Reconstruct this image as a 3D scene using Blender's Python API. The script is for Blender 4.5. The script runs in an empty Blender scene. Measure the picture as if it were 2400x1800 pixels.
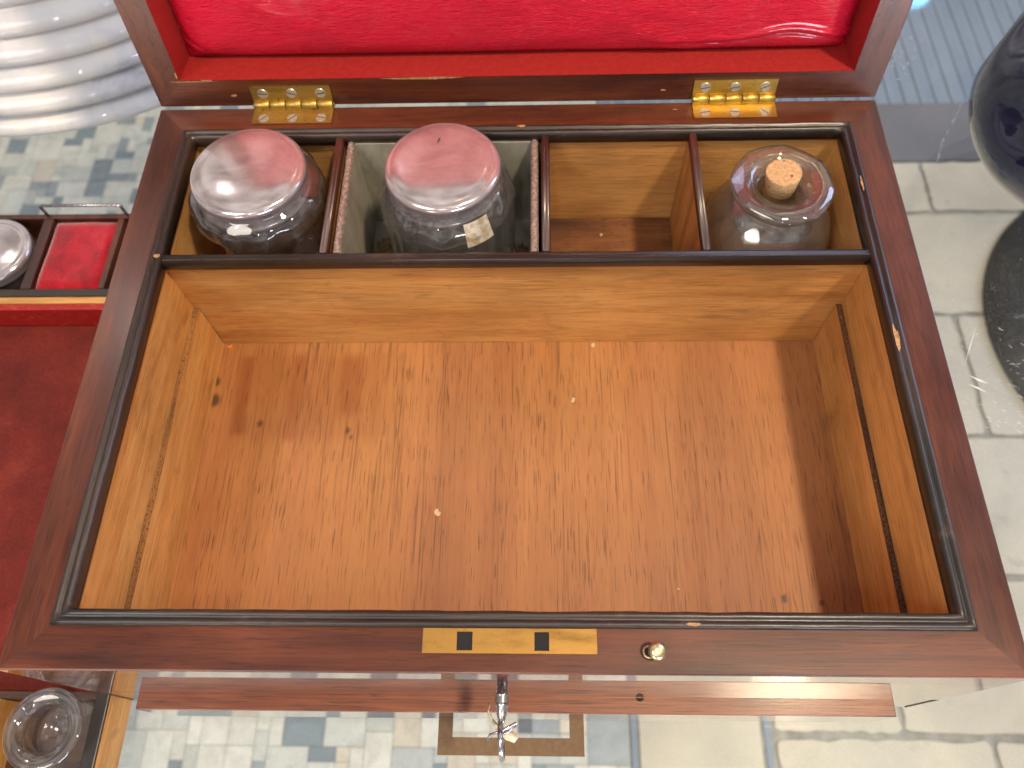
import bpy, bmesh, math, random
from mathutils import Vector, Matrix
random.seed(7)
R = math.radians
SC = bpy.context.scene
COL = SC.collection

# ------------------------------------------------------------------ camera
cam_data = bpy.data.cameras.new('camera')
cam = bpy.data.objects.new('camera', cam_data)
COL.objects.link(cam)
SC.camera = cam
CM = Matrix(((0.9995291840, 0.0029774959, 0.0305375965),
             (0.0113151255, 0.8893580905, -0.4570712797),
             (-0.0285197864, 0.4572016200, 0.8889056758)))
m4 = CM.to_4x4()
m4.translation = Vector((0.1592298, -0.0296370, 0.2407180))
cam.matrix_world = m4
cam_data.sensor_fit = 'HORIZONTAL'
cam_data.sensor_width = 36.0
cam_data.lens = 36.0 * 1850.0 / 2400.0
cam_data.clip_start = 0.01
cam_data.clip_end = 60
cam_data.dof.use_dof = True
cam_data.dof.focus_distance = 0.265
cam_data.dof.aperture_fstop = 14.5

# ------------------------------------------------------------------ world, lights, exposure
world = bpy.data.worlds.new('World')
SC.world = world
world.use_nodes = True
wn = world.node_tree
wn.nodes.clear()
wo = wn.nodes.new('ShaderNodeOutputWorld')
wb = wn.nodes.new('ShaderNodeBackground')
wtc = wn.nodes.new('ShaderNodeTexCoord')
wmp = wn.nodes.new('ShaderNodeMapping')
wmp.inputs['Scale'].default_value = (2.2, 2.2, 3.0)
wns = wn.nodes.new('ShaderNodeTexNoise')
wns.inputs['Scale'].default_value = 1.6
wns.inputs['Detail'].default_value = 3.0
wcr = wn.nodes.new('ShaderNodeValToRGB')
wcr.color_ramp.elements[0].position = 0.36
wcr.color_ramp.elements[0].color = (0.10, 0.09, 0.09, 1)
wcr.color_ramp.elements[1].position = 0.70
wcr.color_ramp.elements[1].color = (1.75, 1.66, 1.60, 1)
wn.links.new(wtc.outputs['Generated'], wmp.inputs['Vector'])
wn.links.new(wmp.outputs['Vector'], wns.inputs['Vector'])
wn.links.new(wns.outputs['Fac'], wcr.inputs['Fac'])
wn.links.new(wcr.outputs['Color'], wb.inputs['Color'])
wb.inputs['Strength'].default_value = 0.64
wn.links.new(wb.outputs['Background'], wo.inputs['Surface'])


def area(name, loc, target, size, power, color, size_y=None):
    l = bpy.data.lights.new(name, 'AREA')
    l.energy = power
    l.color = color
    l.shape = 'RECTANGLE' if size_y else 'DISK'
    l.size = size
    if size_y:
        l.size_y = size_y
    o = bpy.data.objects.new(name, l)
    COL.objects.link(o)
    o.location = loc
    d = Vector(target) - Vector(loc)
    o.rotation_euler = d.to_track_quat('-Z', 'Y').to_euler()
    return o


area('ceiling_spot_lamp', (0.77, -0.22, 1.70), (0.15, 0.12, 0), 0.13, 34, (1.0, 0.80, 0.56))
area('added_fill_panel', (-1.1, -1.2, 1.9), (0.1, 0.2, -0.3), 1.3, 26, (1.0, 0.90, 0.78))  # out-of-view fill panel, added to brighten the partition and padding
area('added_front_lamp', (1.1, -2.0, -0.25), (0.15, 0.1, 0), 0.90, 48, (0.84, 0.88, 1.0), 0.7)  # unseen lamp added low in front for highlights on the padded lid
area('added_left_lamp', (-0.7, -2.0, -0.30), (0.15, 0.1, 0), 0.45, 20, (1.0, 0.90, 0.80), 0.5)  # second unseen lamp, added for the left highlight on the leather
area('side_window_lamp', (2.3, 1.2, 1.1), (0.15, 0.1, 0), 1.0, 26, (0.50, 0.64, 1.0), 1.3)
area('cyan_shelf_lamp', (1.055, 1.64, 0.82), (0.15, 0.3, 0), 0.06, 0.25, (0.15, 0.55, 1.0))

for i_, (p_, w_, c_) in enumerate((((-1.0, 1.2, 1.8), 2.2, (1.0, 0.93, 0.85)), ((0.25, 1.7, 1.9), 2.0, (0.75, 0.82, 1.0)),
                                   ((1.5, -0.5, 1.8), 3.0, (1.0, 0.9, 0.78)), ((-0.9, -0.6, 1.7), 3.0, (0.72, 0.80, 1.0)),
                                   ((0.0, -1.4, 1.5), 3.5, (1.0, 0.95, 0.88)), ((0.7, -1.0, 1.1), 1.5, (0.55, 0.68, 1.0)))):
    area('added_sparkle_lamp', p_, (0.15, 0.15, 0), 0.07, w_, c_)  # small unseen lamps added for sparkle on glass and silver
sl = bpy.data.lights.new('added_floor_spot', 'SPOT')  # unseen spot added to brighten the floor mirrored in the box front
sl.energy = 95
sl.color = (1.0, 0.92, 0.78)
sl.spot_size = R(11)
sl.spot_blend = 0.5
sl.shadow_soft_size = 0.03
slo = bpy.data.objects.new('added_floor_spot', sl)
COL.objects.link(slo)
slo.location = (0.62, -0.40, 1.7)
slo.rotation_euler = (Vector((0.47, -0.13, -0.75)) - Vector((0.62, -0.40, 1.7))).to_track_quat('-Z', 'Y').to_euler()

SC.view_settings.view_transform = 'Standard'
SC.view_settings.look = 'None'
SC.view_settings.exposure = -0.07
SC.view_settings.gamma = 1.0
SC.view_settings.use_curve_mapping = False
SC.render.engine = 'CYCLES'
SC.cycles.use_denoising = True
SC.cycles.max_bounces = 14
SC.cycles.transmission_bounces = 12
SC.cycles.transparent_max_bounces = 16
SC.cycles.caustics_reflective = False
SC.cycles.sample_clamp_indirect = 6.0


# ------------------------------------------------------------------ material helpers
class NT:
    def __init__(self, name):
        self.m = bpy.data.materials.new(name)
        self.m.use_nodes = True
        self.t = self.m.node_tree
        self.t.nodes.clear()
        self.out = self.t.nodes.new('ShaderNodeOutputMaterial')
        self.b = self.t.nodes.new('ShaderNodeBsdfPrincipled')
        self.t.links.new(self.b.outputs[0], self.out.inputs['Surface'])
        self.tc = self.t.nodes.new('ShaderNodeTexCoord')

    def link(self, a, b):
        self.t.links.new(a, b)

    def mapping(self, scale=(1, 1, 1), loc=(0, 0, 0), rot=(0, 0, 0), src='Object'):
        n = self.t.nodes.new('ShaderNodeMapping')
        n.inputs['Scale'].default_value = scale
        n.inputs['Location'].default_value = loc
        n.inputs['Rotation'].default_value = rot
        self.link(self.tc.outputs[src], n.inputs['Vector'])
        return n.outputs['Vector']

    def noise(self, vec, scale, detail=2.0, rough=0.5, dist=0.0):
        n = self.t.nodes.new('ShaderNodeTexNoise')
        n.inputs['Scale'].default_value = scale
        n.inputs['Detail'].default_value = detail
        n.inputs['Roughness'].default_value = rough
        n.inputs['Distortion'].default_value = dist
        self.link(vec, n.inputs['Vector'])
        return n.outputs['Fac']

    def ramp(self, fac, stops):
        n = self.t.nodes.new('ShaderNodeValToRGB')
        cr = n.color_ramp
        while len(cr.elements) > 1:
            cr.elements.remove(cr.elements[-1])
        for i, (p, c) in enumerate(stops):
            e = cr.elements[0] if i == 0 else cr.elements.new(p)
            e.position = p
            if not isinstance(c, (tuple, list)):
                c = (c, c, c)
            e.color = (c[0], c[1], c[2], 1)
        self.link(fac, n.inputs['Fac'])
        return n.outputs['Color']

    def mix(self, a, b, fac=0.5, mode='MIX'):
        n = self.t.nodes.new('ShaderNodeMix')
        n.data_type = 'RGBA'
        n.blend_type = mode
        for s, v in ((n.inputs[0], fac), (n.inputs[6], a), (n.inputs[7], b)):
            if hasattr(v, 'links') or hasattr(v, 'is_linked'):
                self.link(v, s)
            elif isinstance(v, (tuple, list)):
                s.default_value = (v[0], v[1], v[2], 1)
            else:
                s.default_value = v if s == n.inputs[0] or s.type == 'VALUE' else (v, v, v, 1)
        return n.outputs[2]

    def math(self, op, a, b=0.0, clamp=False):
        n = self.t.nodes.new('ShaderNodeMath')
        n.operation = op
        n.use_clamp = clamp
        for s, v in ((n.inputs[0], a), (n.inputs[1], b)):
            if hasattr(v, 'is_linked'):
                self.link(v, s)
            else:
                s.default_value = v
        return n.outputs[0]

    def bump(self, h, strength=0.2, dist=0.001):
        n = self.t.nodes.new('ShaderNodeBump')
        n.inputs['Strength'].default_value = strength
        n.inputs['Distance'].default_value = dist
        self.link(h, n.inputs['Height'])
        self.link(n.outputs['Normal'], self.b.inputs['Normal'])

    def set(self, **k):
        names = dict(color='Base Color', rough='Roughness', metal='Metallic', ior='IOR', coat='Coat Weight',
                     coat_rough='Coat Roughness', coat_ior='Coat IOR', trans='Transmission Weight',
                     spec='Specular IOR Level', sheen='Sheen Weight', sheen_rough='Sheen Roughness')
        for a, v in k.items():
            s = self.b.inputs[names[a]]
            if hasattr(v, 'is_linked'):
                self.link(v, s)
            elif isinstance(v, (tuple, list)):
                s.default_value = (v[0], v[1], v[2], 1)
            else:
                s.default_value = v
        return self


AX = {'x': 0, 'y': 1, 'z': 2}


def stretch(axis, across, along):
    s = [across] * 3
    s[AX[axis]] = along
    return tuple(s)


def wood(name, axis, dark, mid, light, pore=0.5, pore_len=0.10, rough=0.35, coat=0.3, coat_rough=0.1, speck=0.0,
         blotch=0.35, coat_ior=1.5, fine=0.3, poredens=0.60, stain=False, seed=0.0, wear=0.0, lines=0.0, broad=0.0, smudge=0.0, bumpy=0.18):
    n = NT(name)
    off = (seed, seed * 1.7, seed * 0.6)
    # gentle waviness of the grain
    bands = n.noise(n.mapping(stretch(axis, 1, 0.09), off), 95, 4, 0.6, 0.6)
    col = n.ramp(bands, [(0.30, dark), (0.48, mid), (0.70, light)])
    bl = n.noise(n.mapping(stretch(axis, 1, 0.55), off), 28, 3, 0.55, 0.3)
    blc = n.ramp(bl, [(0.30, 1 - blotch), (0.60, 1.0), (0.8, 1.0 + blotch * 0.3)])
    col = n.mix(col, blc, 1.0, 'MULTIPLY')
    fib = n.noise(n.mapping(stretch(axis, 1, 0.03), off), 1500, 2, 0.6)
    fc = n.ramp(fib, [(0.25, 1 - fine), (0.55, 1.0), (0.8, 1 + fine * 0.25)])
    col = n.mix(col, fc, 1.0, 'MULTIPLY')
    # pores: short dark dashes, dense in some streaks and rare in others
    pv = n.noise(n.mapping(stretch(axis, 1, pore_len), off), 2300, 1.0, 0.5)
    pm = n.noise(n.mapping(stretch(axis, 1, 0.18), (off[0] + 3, off[1], off[2])), 75, 2, 0.6)
    dens = n.math('MULTIPLY_ADD', pm, 0.22)
    n.t.nodes[-1].inputs[2].default_value = -0.11
    pv2 = n.math('ADD', pv, dens)
    pf = n.ramp(pv2, [(poredens, 0.0), (poredens + 0.03, 1.0)])
    pf2 = n.math('MULTIPLY', pf, pore)
    col = n.mix(col, tuple(c * 0.22 for c in dark), pf2)
    if lines > 0:
        lv = n.noise(n.mapping(stretch(axis, 1, 0.010), (off[0] + 5, off[1], off[2])), 1300, 1, 0.5, 0.0)
        lm_ = n.noise(n.mapping(stretch(axis, 1, 0.25), (off[0] + 9, off[1], off[2])), 60, 2, 0.6)
        lf = n.math('MULTIPLY', n.ramp(lv, [(0.60, 0.0), (0.68, lines)]), n.ramp(lm_, [(0.38, 0.1), (0.60, 1.0)]))
        col = n.mix(col, tuple(c * 0.30 for c in dark), lf)
    if broad > 0:
        bv_ = n.noise(n.mapping(stretch(axis, 1, 0.06), (off[0] + 12, off[1], off[2])), 22, 2, 0.5)
        col = n.mix(col, n.ramp(bv_, [(0.35, (1 - broad, 1 - broad * 1.15, 1 - broad * 0.9)), (0.52, (1, 1, 1)), (0.66, (1.0, 1 + broad * 0.25, 1 - broad * 0.5))]), 1.0, 'MULTIPLY')
    if smudge > 0:
        sm_ = n.noise(n.mapping(stretch(axis, 1, 0.5), (off[0] + 21, off[1], off[2])), 55, 5, 0.7, 0.6)
        col = n.mix(col, (0.09, 0.035, 0.012), n.ramp(sm_, [(0.56, 0.0), (0.74, smudge)]))
    if speck > 0:
        sv = n.noise(n.mapping((1, 1, 1), off), 520, 1.5, 0.5)
        sf = n.ramp(sv, [(0.70, 0.0), (0.74, speck)])
        col = n.mix(col, (0.55, 0.40, 0.28), sf)
    if wear > 0:
        wv = n.noise(n.mapping((1, 1, 1), (off[0] + 1.3, off[1], off[2])), 60, 6, 0.75)
        wf = n.ramp(wv, [(0.60, 0.0), (0.72, wear)])
        col = n.mix(col, (0.16, 0.10, 0.08), wf)
    if stain:
        vc = n.t.nodes.new('ShaderNodeVertexColor')
        vc.layer_name = 'stain'
        sp = n.t.nodes.new('ShaderNodeSeparateColor')
        n.link(vc.outputs['Color'], sp.inputs[0])
        col = n.mix(col, (0.62, 0.42, 0.30), sp.outputs[0], 'MULTIPLY')
        col = n.mix(col, (0.05, 0.025, 0.012), sp.outputs[1])
    n.set(color=col, coat=coat, coat_rough=coat_rough, coat_ior=coat_ior)
    rr = n.ramp(bl, [(0.3, rough - 0.06), (0.75, rough + 0.10)])
    n.link(rr, n.b.inputs['Roughness'])
    n.bump(n.math('SUBTRACT', fib, pf2), bumpy, 0.0003)
    return n.m


MAH = dict(dark=(0.048, 0.0112, 0.0050), mid=(0.094, 0.0205, 0.0080), light=(0.160, 0.038, 0.011), bumpy=0.05)
M_MAHX = wood('polished mahogany, grain along x', 'x', **MAH, pore=0.35, pore_len=0.05, rough=0.32, coat=0.32,
              coat_rough=0.2, speck=0.0, wear=0.15, blotch=0.35)
M_MAHY = wood('polished mahogany, grain along y', 'y', **MAH, pore=0.35, pore_len=0.05, rough=0.32, coat=0.32,
              coat_rough=0.2, speck=0.0, wear=0.15, blotch=0.35, seed=2.1)
M_MAHZ = wood('polished mahogany, grain along z', 'z', **MAH, pore=0.45, pore_len=0.05, rough=0.30, coat=0.5,
              coat_rough=0.2, speck=0.0, wear=0.15, blotch=0.35, seed=4.7)
M_FACE = wood('french polished mahogany face', 'x', **MAH, pore=0.4, rough=0.25, coat=1.0, coat_rough=0.015,
              coat_ior=1.75, fine=0.1)
M_DRW = wood('drawer edge mahogany', 'x', dark=(0.05, 0.013, 0.008), mid=(0.16, 0.042, 0.016), light=(0.27, 0.085, 0.032),
             pore=0.55, pore_len=0.030, poredens=0.60, rough=0.36, coat=0.45, coat_rough=0.16, blotch=0.2, seed=1.4)
SAT = dict(dark=(0.56, 0.255, 0.070), mid=(0.68, 0.345, 0.105), light=(0.76, 0.43, 0.150), smudge=0.45, lines=0.18)
M_SATX = wood('light lining wood, grain along x', 'x', **SAT, pore=0.35, pore_len=0.04, poredens=0.60, rough=0.5, coat=0.12,
              coat_rough=0.3, blotch=0.28, fine=0.25)
M_SATY = wood('light lining wood, grain along y', 'y', **SAT, pore=0.35, pore_len=0.04, poredens=0.60, rough=0.5, coat=0.12,
              coat_rough=0.3, blotch=0.28, fine=0.25, seed=3.3)
M_SATZ = wood('light lining wood, grain along z', 'z', dark=(0.26, 0.10, 0.026), mid=(0.44, 0.190, 0.052),
              light=(0.55, 0.26, 0.075), pore=0.4, pore_len=0.05, poredens=0.60, rough=0.5, coat=0.12,
              coat_rough=0.3, blotch=0.45, fine=0.30, seed=5.3)
M_FLOOR = wood('well floor veneer', 'y', dark=(0.350, 0.138, 0.044), mid=(0.390, 0.160, 0.052), light=(0.425, 0.182, 0.061),
               pore=0.60, pore_len=0.035, poredens=0.635, rough=0.48, coat=0.12, coat_rough=0.3, blotch=0.07, fine=0.16, lines=0.60, broad=0.20,
               stain=True, seed=0.7)
M_REDFLOOR = wood('dark compartment floor', 'x', dark=(0.07, 0.024, 0.010), mid=(0.22, 0.080, 0.026),
                  light=(0.34, 0.13, 0.04), pore=0.5, rough=0.6, coat=0.0, blotch=0.7, seed=8.0)
M_TRAYIN = wood('dark tray interior', 'x', dark=(0.035, 0.013, 0.007), mid=(0.085, 0.030, 0.013),
                light=(0.15, 0.055, 0.02), pore=0.5, rough=0.5, coat=0.2, blotch=0.6, seed=13.0)
M_LIPX = wood('dark moulding, along x', 'x', dark=(0.012, 0.008, 0.006), mid=(0.024, 0.014, 0.010), light=(0.050, 0.030, 0.021),
              pore=0.5, rough=0.42, coat=0.35, coat_rough=0.25, wear=0.40, blotch=0.5)
M_LIPY = wood('dark moulding, along y', 'y', dark=(0.012, 0.008, 0.006), mid=(0.024, 0.014, 0.010), light=(0.050, 0.030, 0.021),
              pore=0.5, rough=0.42, coat=0.35, coat_rough=0.25, wear=0.40, blotch=0.5, seed=2.0)
M_DIVIDER = wood('divider mahogany', 'y', dark=(0.030, 0.009, 0.006), mid=(0.065, 0.016, 0.009), light=(0.12, 0.032, 0.015),
                 pore=0.5, rough=0.4, coat=0.4, coat_rough=0.2, wear=0.3, blotch=0.5, seed=6.0)
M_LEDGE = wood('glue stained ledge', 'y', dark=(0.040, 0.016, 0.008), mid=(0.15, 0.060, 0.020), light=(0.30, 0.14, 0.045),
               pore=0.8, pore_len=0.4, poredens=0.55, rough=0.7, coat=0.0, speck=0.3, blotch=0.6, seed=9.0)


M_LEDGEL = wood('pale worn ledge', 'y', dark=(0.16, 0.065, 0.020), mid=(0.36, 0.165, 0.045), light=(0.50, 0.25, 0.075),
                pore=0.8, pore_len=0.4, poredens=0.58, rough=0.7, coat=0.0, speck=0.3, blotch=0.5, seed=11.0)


def brass(name, col=(0.62, 0.42, 0.10), rough=0.30, tarn=0.35):
    n = NT(name)
    a = n.noise(n.mapping((1, 4, 6)), 45, 4, 0.6)
    c = n.ramp(a, [(0.30, tuple(x * 0.65 for x in col)), (0.5, col), (0.8, tuple(min(1, x * 1.15) for x in col))])
    d = n.noise(n.mapping((1, 1, 1)), 420, 2, 0.6)
    c = n.mix(c, (0.10, 0.065, 0.03), n.ramp(d, [(0.60, 0.0), (0.72, tarn)]))
    r = n.ramp(a, [(0.3, rough + 0.15), (0.7, rough)])
    n.set(color=c, metal=1.0, rough=r)
    n.bump(n.noise(n.mapping((0.2, 1, 1)), 900, 2, 0.6), 0.08, 0.0002)
    return n.m


M_BRASS = brass('aged hinge brass')
M_DULLBRASS = brass('dull brown brass', (0.46, 0.31, 0.085), 0.42, 0.5)
M_LOCK = brass('lock plate brass', (0.36, 0.205, 0.06), 0.45, 0.2)
M_PALEBRASS = brass('pale brass', (0.72, 0.60, 0.34), 0.22, 0.2)
n = NT('worn screw steel')
a = n.noise(n.mapping((1, 1, 1)), 1500, 3, 0.7)
n.set(color=n.ramp(a, [(0.3, (0.34, 0.30, 0.25)), (0.6, (0.66, 0.62, 0.56))]), metal=0.7, rough=0.34)
n.bump(a, 0.2, 0.0002)
M_SCREW = n.m
n = NT('bright steel')
n.set(color=(0.42, 0.41, 0.42), metal=1.0, rough=n.ramp(n.noise(n.mapping(), 700, 3, 0.6), [(0.3, 0.18), (0.7, 0.36)]))
M_STEEL = n.m
n = NT('black slot')
n.set(color=(0.006, 0.005, 0.005), rough=0.8)
M_BLACK = n.m

# silver lids
n = NT('tarnished silver lid')
a = n.noise(n.mapping((1, 1.6, 1), (0, 0, 0), (0, 0, 0.7)), 60, 5, 0.7, 0.5)
b2 = n.noise(n.mapping((1, 14, 1), (0, 0, 0), (0, 0, 0.5)), 260, 2, 0.6)
n.set(color=n.ramp(a, [(0.3, (0.46, 0.41, 0.42)), (0.6, (0.64, 0.58, 0.60))]), metal=0.72,
      rough=n.ramp(a, [(0.3, 0.12), (0.7, 0.22)]))
n.bump(b2, 0.015, 0.0003)
M_SILVER = n.m


def glass(name, tint=(1, 1, 1), ior=1.5, clear=0.0, rough=0.0):
    n = NT(name)
    n.set(color=tint, trans=1.0, rough=rough, ior=ior, spec=0.5)
    bn = n.noise(n.mapping((1, 1, 1)), 130, 2, 0.5)
    n.bump(bn, 0.10, 0.0008)
    if clear > 0:
        tr = n.t.nodes.new('ShaderNodeBsdfTransparent')
        tr.inputs[0].default_value = (tint[0], tint[1], tint[2], 1)
        mx = n.t.nodes.new('ShaderNodeMixShader')
        mx.inputs[0].default_value = clear
        du = n.t.nodes.new('ShaderNodeBsdfDiffuse')
        du.inputs[0].default_value = (0.72, 0.72, 0.74, 1)
        md = n.t.nodes.new('ShaderNodeMixShader')
        dn = n.noise(n.mapping(), 260, 4, 0.7)
        n.link(n.ramp(dn, [(0.36, 0.03), (0.76, 0.15)]), md.inputs[0])
        n.link(n.b.outputs[0], md.inputs[1])
        n.link(du.outputs[0], md.inputs[2])
        n.link(md.outputs[0], mx.inputs[1])
        lwt = n.t.nodes.new('ShaderNodeLayerWeight')
        lwt.inputs['Blend'].default_value = 0.5
        n.link(n.t.nodes['Bump'].outputs['Normal'], lwt.inputs['Normal'])
        q5 = n.math('POWER', lwt.outputs['Facing'], 3.5)
        fz = n.math('MULTIPLY_ADD', q5, 0.85)
        n.t.nodes[-1].inputs[2].default_value = 0.19
        gy = n.t.nodes.new('ShaderNodeBsdfGlossy')
        gy.inputs['Roughness'].default_value = 0.02
        n.link(n.t.nodes['Bump'].outputs['Normal'], gy.inputs['Normal'])
        mg = n.t.nodes.new('ShaderNodeMixShader')
        n.link(fz, mg.inputs[0])
        n.link(tr.outputs[0], mg.inputs[1])
        n.link(gy.outputs[0], mg.inputs[2])
        n.link(mg.outputs[0], mx.inputs[2])
        n.link(mx.outputs[0], n.out.inputs['Surface'])
    return n.m


M_GLASS = glass('cut clear glass', (0.97, 0.97, 0.98), 1.5, 0.62)
M_OLDGLASS = glass('blown clear glass', (0.96, 0.96, 0.94), 1.5, 0.66)
n = NT('midnight blue glass')
n.set(color=(0.010, 0.011, 0.036), rough=0.08, coat=1.0, coat_rough=0.02, coat_ior=1.5, spec=0.3)
n.bump(n.noise(n.mapping(), 35, 2, 0.5), 0.25, 0.003)
M_BLUE = n.m

# shelf: clear glass sheet, Schlick reflection on both faces, no refraction so light goes through to the floor
n = NT('shelf glass')
n.t.nodes.remove(n.b)
lw = n.t.nodes.new('ShaderNodeLayerWeight')
lw.inputs['Blend'].default_value = 0.5
p5 = n.math('POWER', lw.outputs['Facing'], 5.0)
fr = n.math('MULTIPLY_ADD', p5, 0.95)
n.t.nodes[-1].inputs[2].default_value = 0.045
gl = n.t.nodes.new('ShaderNodeBsdfGlossy')
gl.inputs['Roughness'].default_value = 0.03
tr = n.t.nodes.new('ShaderNodeBsdfTransparent')
tr.inputs[0].default_value = (0.97, 0.97, 0.96, 1)
df = n.t.nodes.new('ShaderNodeBsdfDiffuse')
df.inputs[0].default_value = (0.55, 0.58, 0.60, 1)
mx = n.t.nodes.new('ShaderNodeMixShader')
n.link(fr, mx.inputs[0])
n.link(tr.outputs[0], mx.inputs[1])
n.link(gl.outputs[0], mx.inputs[2])
dust = n.noise(n.mapping(), 900, 3, 0.7)
dustb = n.noise(n.mapping(), 7, 3, 0.6)
dv = n.math('MULTIPLY', n.ramp(dust, [(0.45, 0.005), (0.72, 0.07)]), n.ramp(dustb, [(0.3, 0.3), (0.7, 1.0)]))
mx2 = n.t.nodes.new('ShaderNodeMixShader')
n.link(dv, mx2.inputs[0])
n.link(mx.outputs[0], mx2.inputs[1])
n.link(df.outputs[0], mx2.inputs[2])
n.link(mx2.outputs[0], n.out.inputs['Surface'])
M_SHELF = n.m
n = NT('scratch white')
n.set(color=(0.80, 0.80, 0.78), rough=0.4, spec=0.8)
M_SCRATCH = n.m

# red materials
n = NT('glossy red leather')
v = n.mapping((1, 1, 1))
big = n.noise(n.mapping((1, 1, 2.2)), 30, 4, 0.6, 0.8)
cr1 = n.noise(n.mapping((1, 1, 3.4)), 480, 4, 0.65, 0.4)
cr2 = n.noise(n.mapping((1, 1, 5.0)), 170, 3, 0.7, 1.5)
hh = n.math('ADD', n.math('MULTIPLY', cr1, 0.8), n.math('MULTIPLY', cr2, 1.2))
n.set(color=n.ramp(big, [(0.3, (0.50, 0.003, 0.022)), (0.6, (0.58, 0.004, 0.030)), (0.8, (0.64, 0.006, 0.04))]),
      rough=n.ramp(big, [(0.3, 0.36), (0.6, 0.22)]), coat=0.75, coat_rough=0.08, spec=0.25)
n.bump(hh, 0.9, 0.0010)
M_LEATHER = n.m
n = NT('red lining paper')
a = n.noise(n.mapping(), 420, 4, 0.7)
n.set(color=n.ramp(a, [(0.3, (0.26, 0.013, 0.012)), (0.7, (0.34, 0.022, 0.020))]), rough=0.55, spec=0.35)
n.bump(a, 0.25, 0.0003)
M_REDPAPER = n.m
n = NT('crimson velvet')
a = n.noise(n.mapping((1, 0.7, 1)), 95, 3, 0.55, 0.6)
b2 = n.noise(n.mapping(), 1200, 2, 0.6)
n.set(color=n.mix(n.ramp(a, [(0.34, (0.26, 0.003, 0.010)), (0.52, (0.38, 0.005, 0.016)), (0.72, (0.52, 0.014, 0.035))]),
                  n.ramp(b2, [(0.3, 0.75), (0.7, 1.1)]), 1.0, 'MULTIPLY'), rough=0.95, spec=0.1, sheen=0.5)
n.bump(b2, 0.6, 0.0006)
M_VELVET = n.m
n = NT('worn maroon leather')
a = n.noise(n.mapping(), 36, 5, 0.65, 0.3)
b2 = n.noise(n.mapping(), 700, 3, 0.7)
n.set(color=n.mix(n.ramp(a, [(0.3, (0.085, 0.010, 0.007)), (0.55, (0.145, 0.016, 0.011)), (0.75, (0.20, 0.028, 0.018))]),
                  n.ramp(b2, [(0.3, 0.75), (0.7, 1.15)]), 1.0, 'MULTIPLY'), rough=0.7, spec=0.25)
n.bump(b2, 0.25, 0.0003)
M_MAROON = n.m
n = NT('scuffed red leather edge')
a = n.noise(n.mapping((1, 1, 1)), 420, 4, 0.75)
n.set(color=n.ramp(a, [(0.42, (0.30, 0.008, 0.008)), (0.60, (0.36, 0.018, 0.012)), (0.68, (0.55, 0.11, 0.05))]), rough=0.42)
n.bump(a, 0.4, 0.0004)
M_REDEDGE = n.m

n = NT('grey zinc liner')
a = n.noise(n.mapping((1, 1, 0.4)), 80, 5, 0.7)
n.set(color=n.ramp(a, [(0.3, (0.26, 0.25, 0.20)), (0.55, (0.45, 0.43, 0.35)), (0.75, (0.55, 0.52, 0.42))]), metal=0.15, rough=0.42)
n.bump(a, 0.2, 0.0006)
M_ZINC = n.m
n = NT('corroded pinkish edge')
a = n.noise(n.mapping(), 900, 3, 0.7)
n.set(color=n.ramp(a, [(0.38, (0.16, 0.13, 0.12)), (0.52, (0.33, 0.22, 0.20)), (0.68, (0.48, 0.41, 0.37))]), rough=0.6, metal=0.2)
n.bump(a, 0.6, 0.0005)
M_PINK = n.m
n = NT('cork')
a = n.noise(n.mapping(), 900, 4, 0.7)
b2 = n.noise(n.mapping(), 420, 1, 0.5)
c = n.ramp(a, [(0.3, (0.38, 0.21, 0.09)), (0.6, (0.58, 0.38, 0.20)), (0.8, (0.70, 0.50, 0.30))])
c = n.mix(c, (0.08, 0.035, 0.015), n.ramp(b2, [(0.70, 0.0), (0.74, 0.9)]))
n.set(color=c, rough=0.85, spec=0.2)
n.bump(a, 0.5, 0.0006)
M_CORK = n.m
n = NT('crumpled old paper')
a = n.noise(n.mapping(), 220, 4, 0.7)
n.set(color=n.ramp(a, [(0.3, (0.22, 0.16, 0.08)), (0.7, (0.50, 0.40, 0.24))]), rough=0.8)
M_SCRAP = n.m
n = NT('pale flake')
n.set(color=(0.55, 0.40, 0.22), rough=0.7)
M_FLAKE = n.m
n = NT('orange speck')
n.set(color=(0.85, 0.20, 0.02), rough=0.6)
M_ORANGE = n.m
n = NT('raw chipped wood')
a = n.noise(n.mapping(), 800, 3, 0.6)
n.set(color=n.ramp(a, [(0.3, (0.26, 0.12, 0.045)), (0.7, (0.50, 0.30, 0.14))]), rough=0.7)
M_CHIP = n.m
n = NT('silver foil sticker')
a = n.noise(n.mapping((1, 1, 1)), 300, 3, 0.6)
n.set(color=n.ramp(a, [(0.35, (0.55, 0.42, 0.25)), (0.6, (0.85, 0.80, 0.66))]), metal=0.5, rough=0.3)
M_STICKER = n.m
n = NT('brown card')
a = n.noise(n.mapping(), 500, 4, 0.7)
n.set(color=n.ramp(a, [(0.3, (0.14, 0.085, 0.045)), (0.7, (0.19, 0.12, 0.068))]), rough=0.75)
M_CARD = n.m
n = NT('cream tag plastic')
n.set(color=(0.62, 0.58, 0.44), rough=0.35)
M_TAG = n.m

# white glazed ceramic; the grey mottles paint reflections into its colour
n = NT('white glaze with painted reflections')
a = n.noise(n.mapping((1, 1, 1.5)), 16, 5, 0.62, 1.2)
b2 = n.noise(n.mapping(), 45, 3, 0.6)
c = n.ramp(a, [(0.30, (0.38, 0.39, 0.45)), (0.44, (0.58, 0.59, 0.64)), (0.58, (0.70, 0.69, 0.69))])
c = n.mix(c, (0.86, 0.80, 0.66), n.ramp(b2, [(0.62, 0.0), (0.72, 0.35)]))
n.set(color=c, rough=0.45, coat=0.7, coat_rough=0.03, spec=0.3)
M_WHITE = n.m

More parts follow.
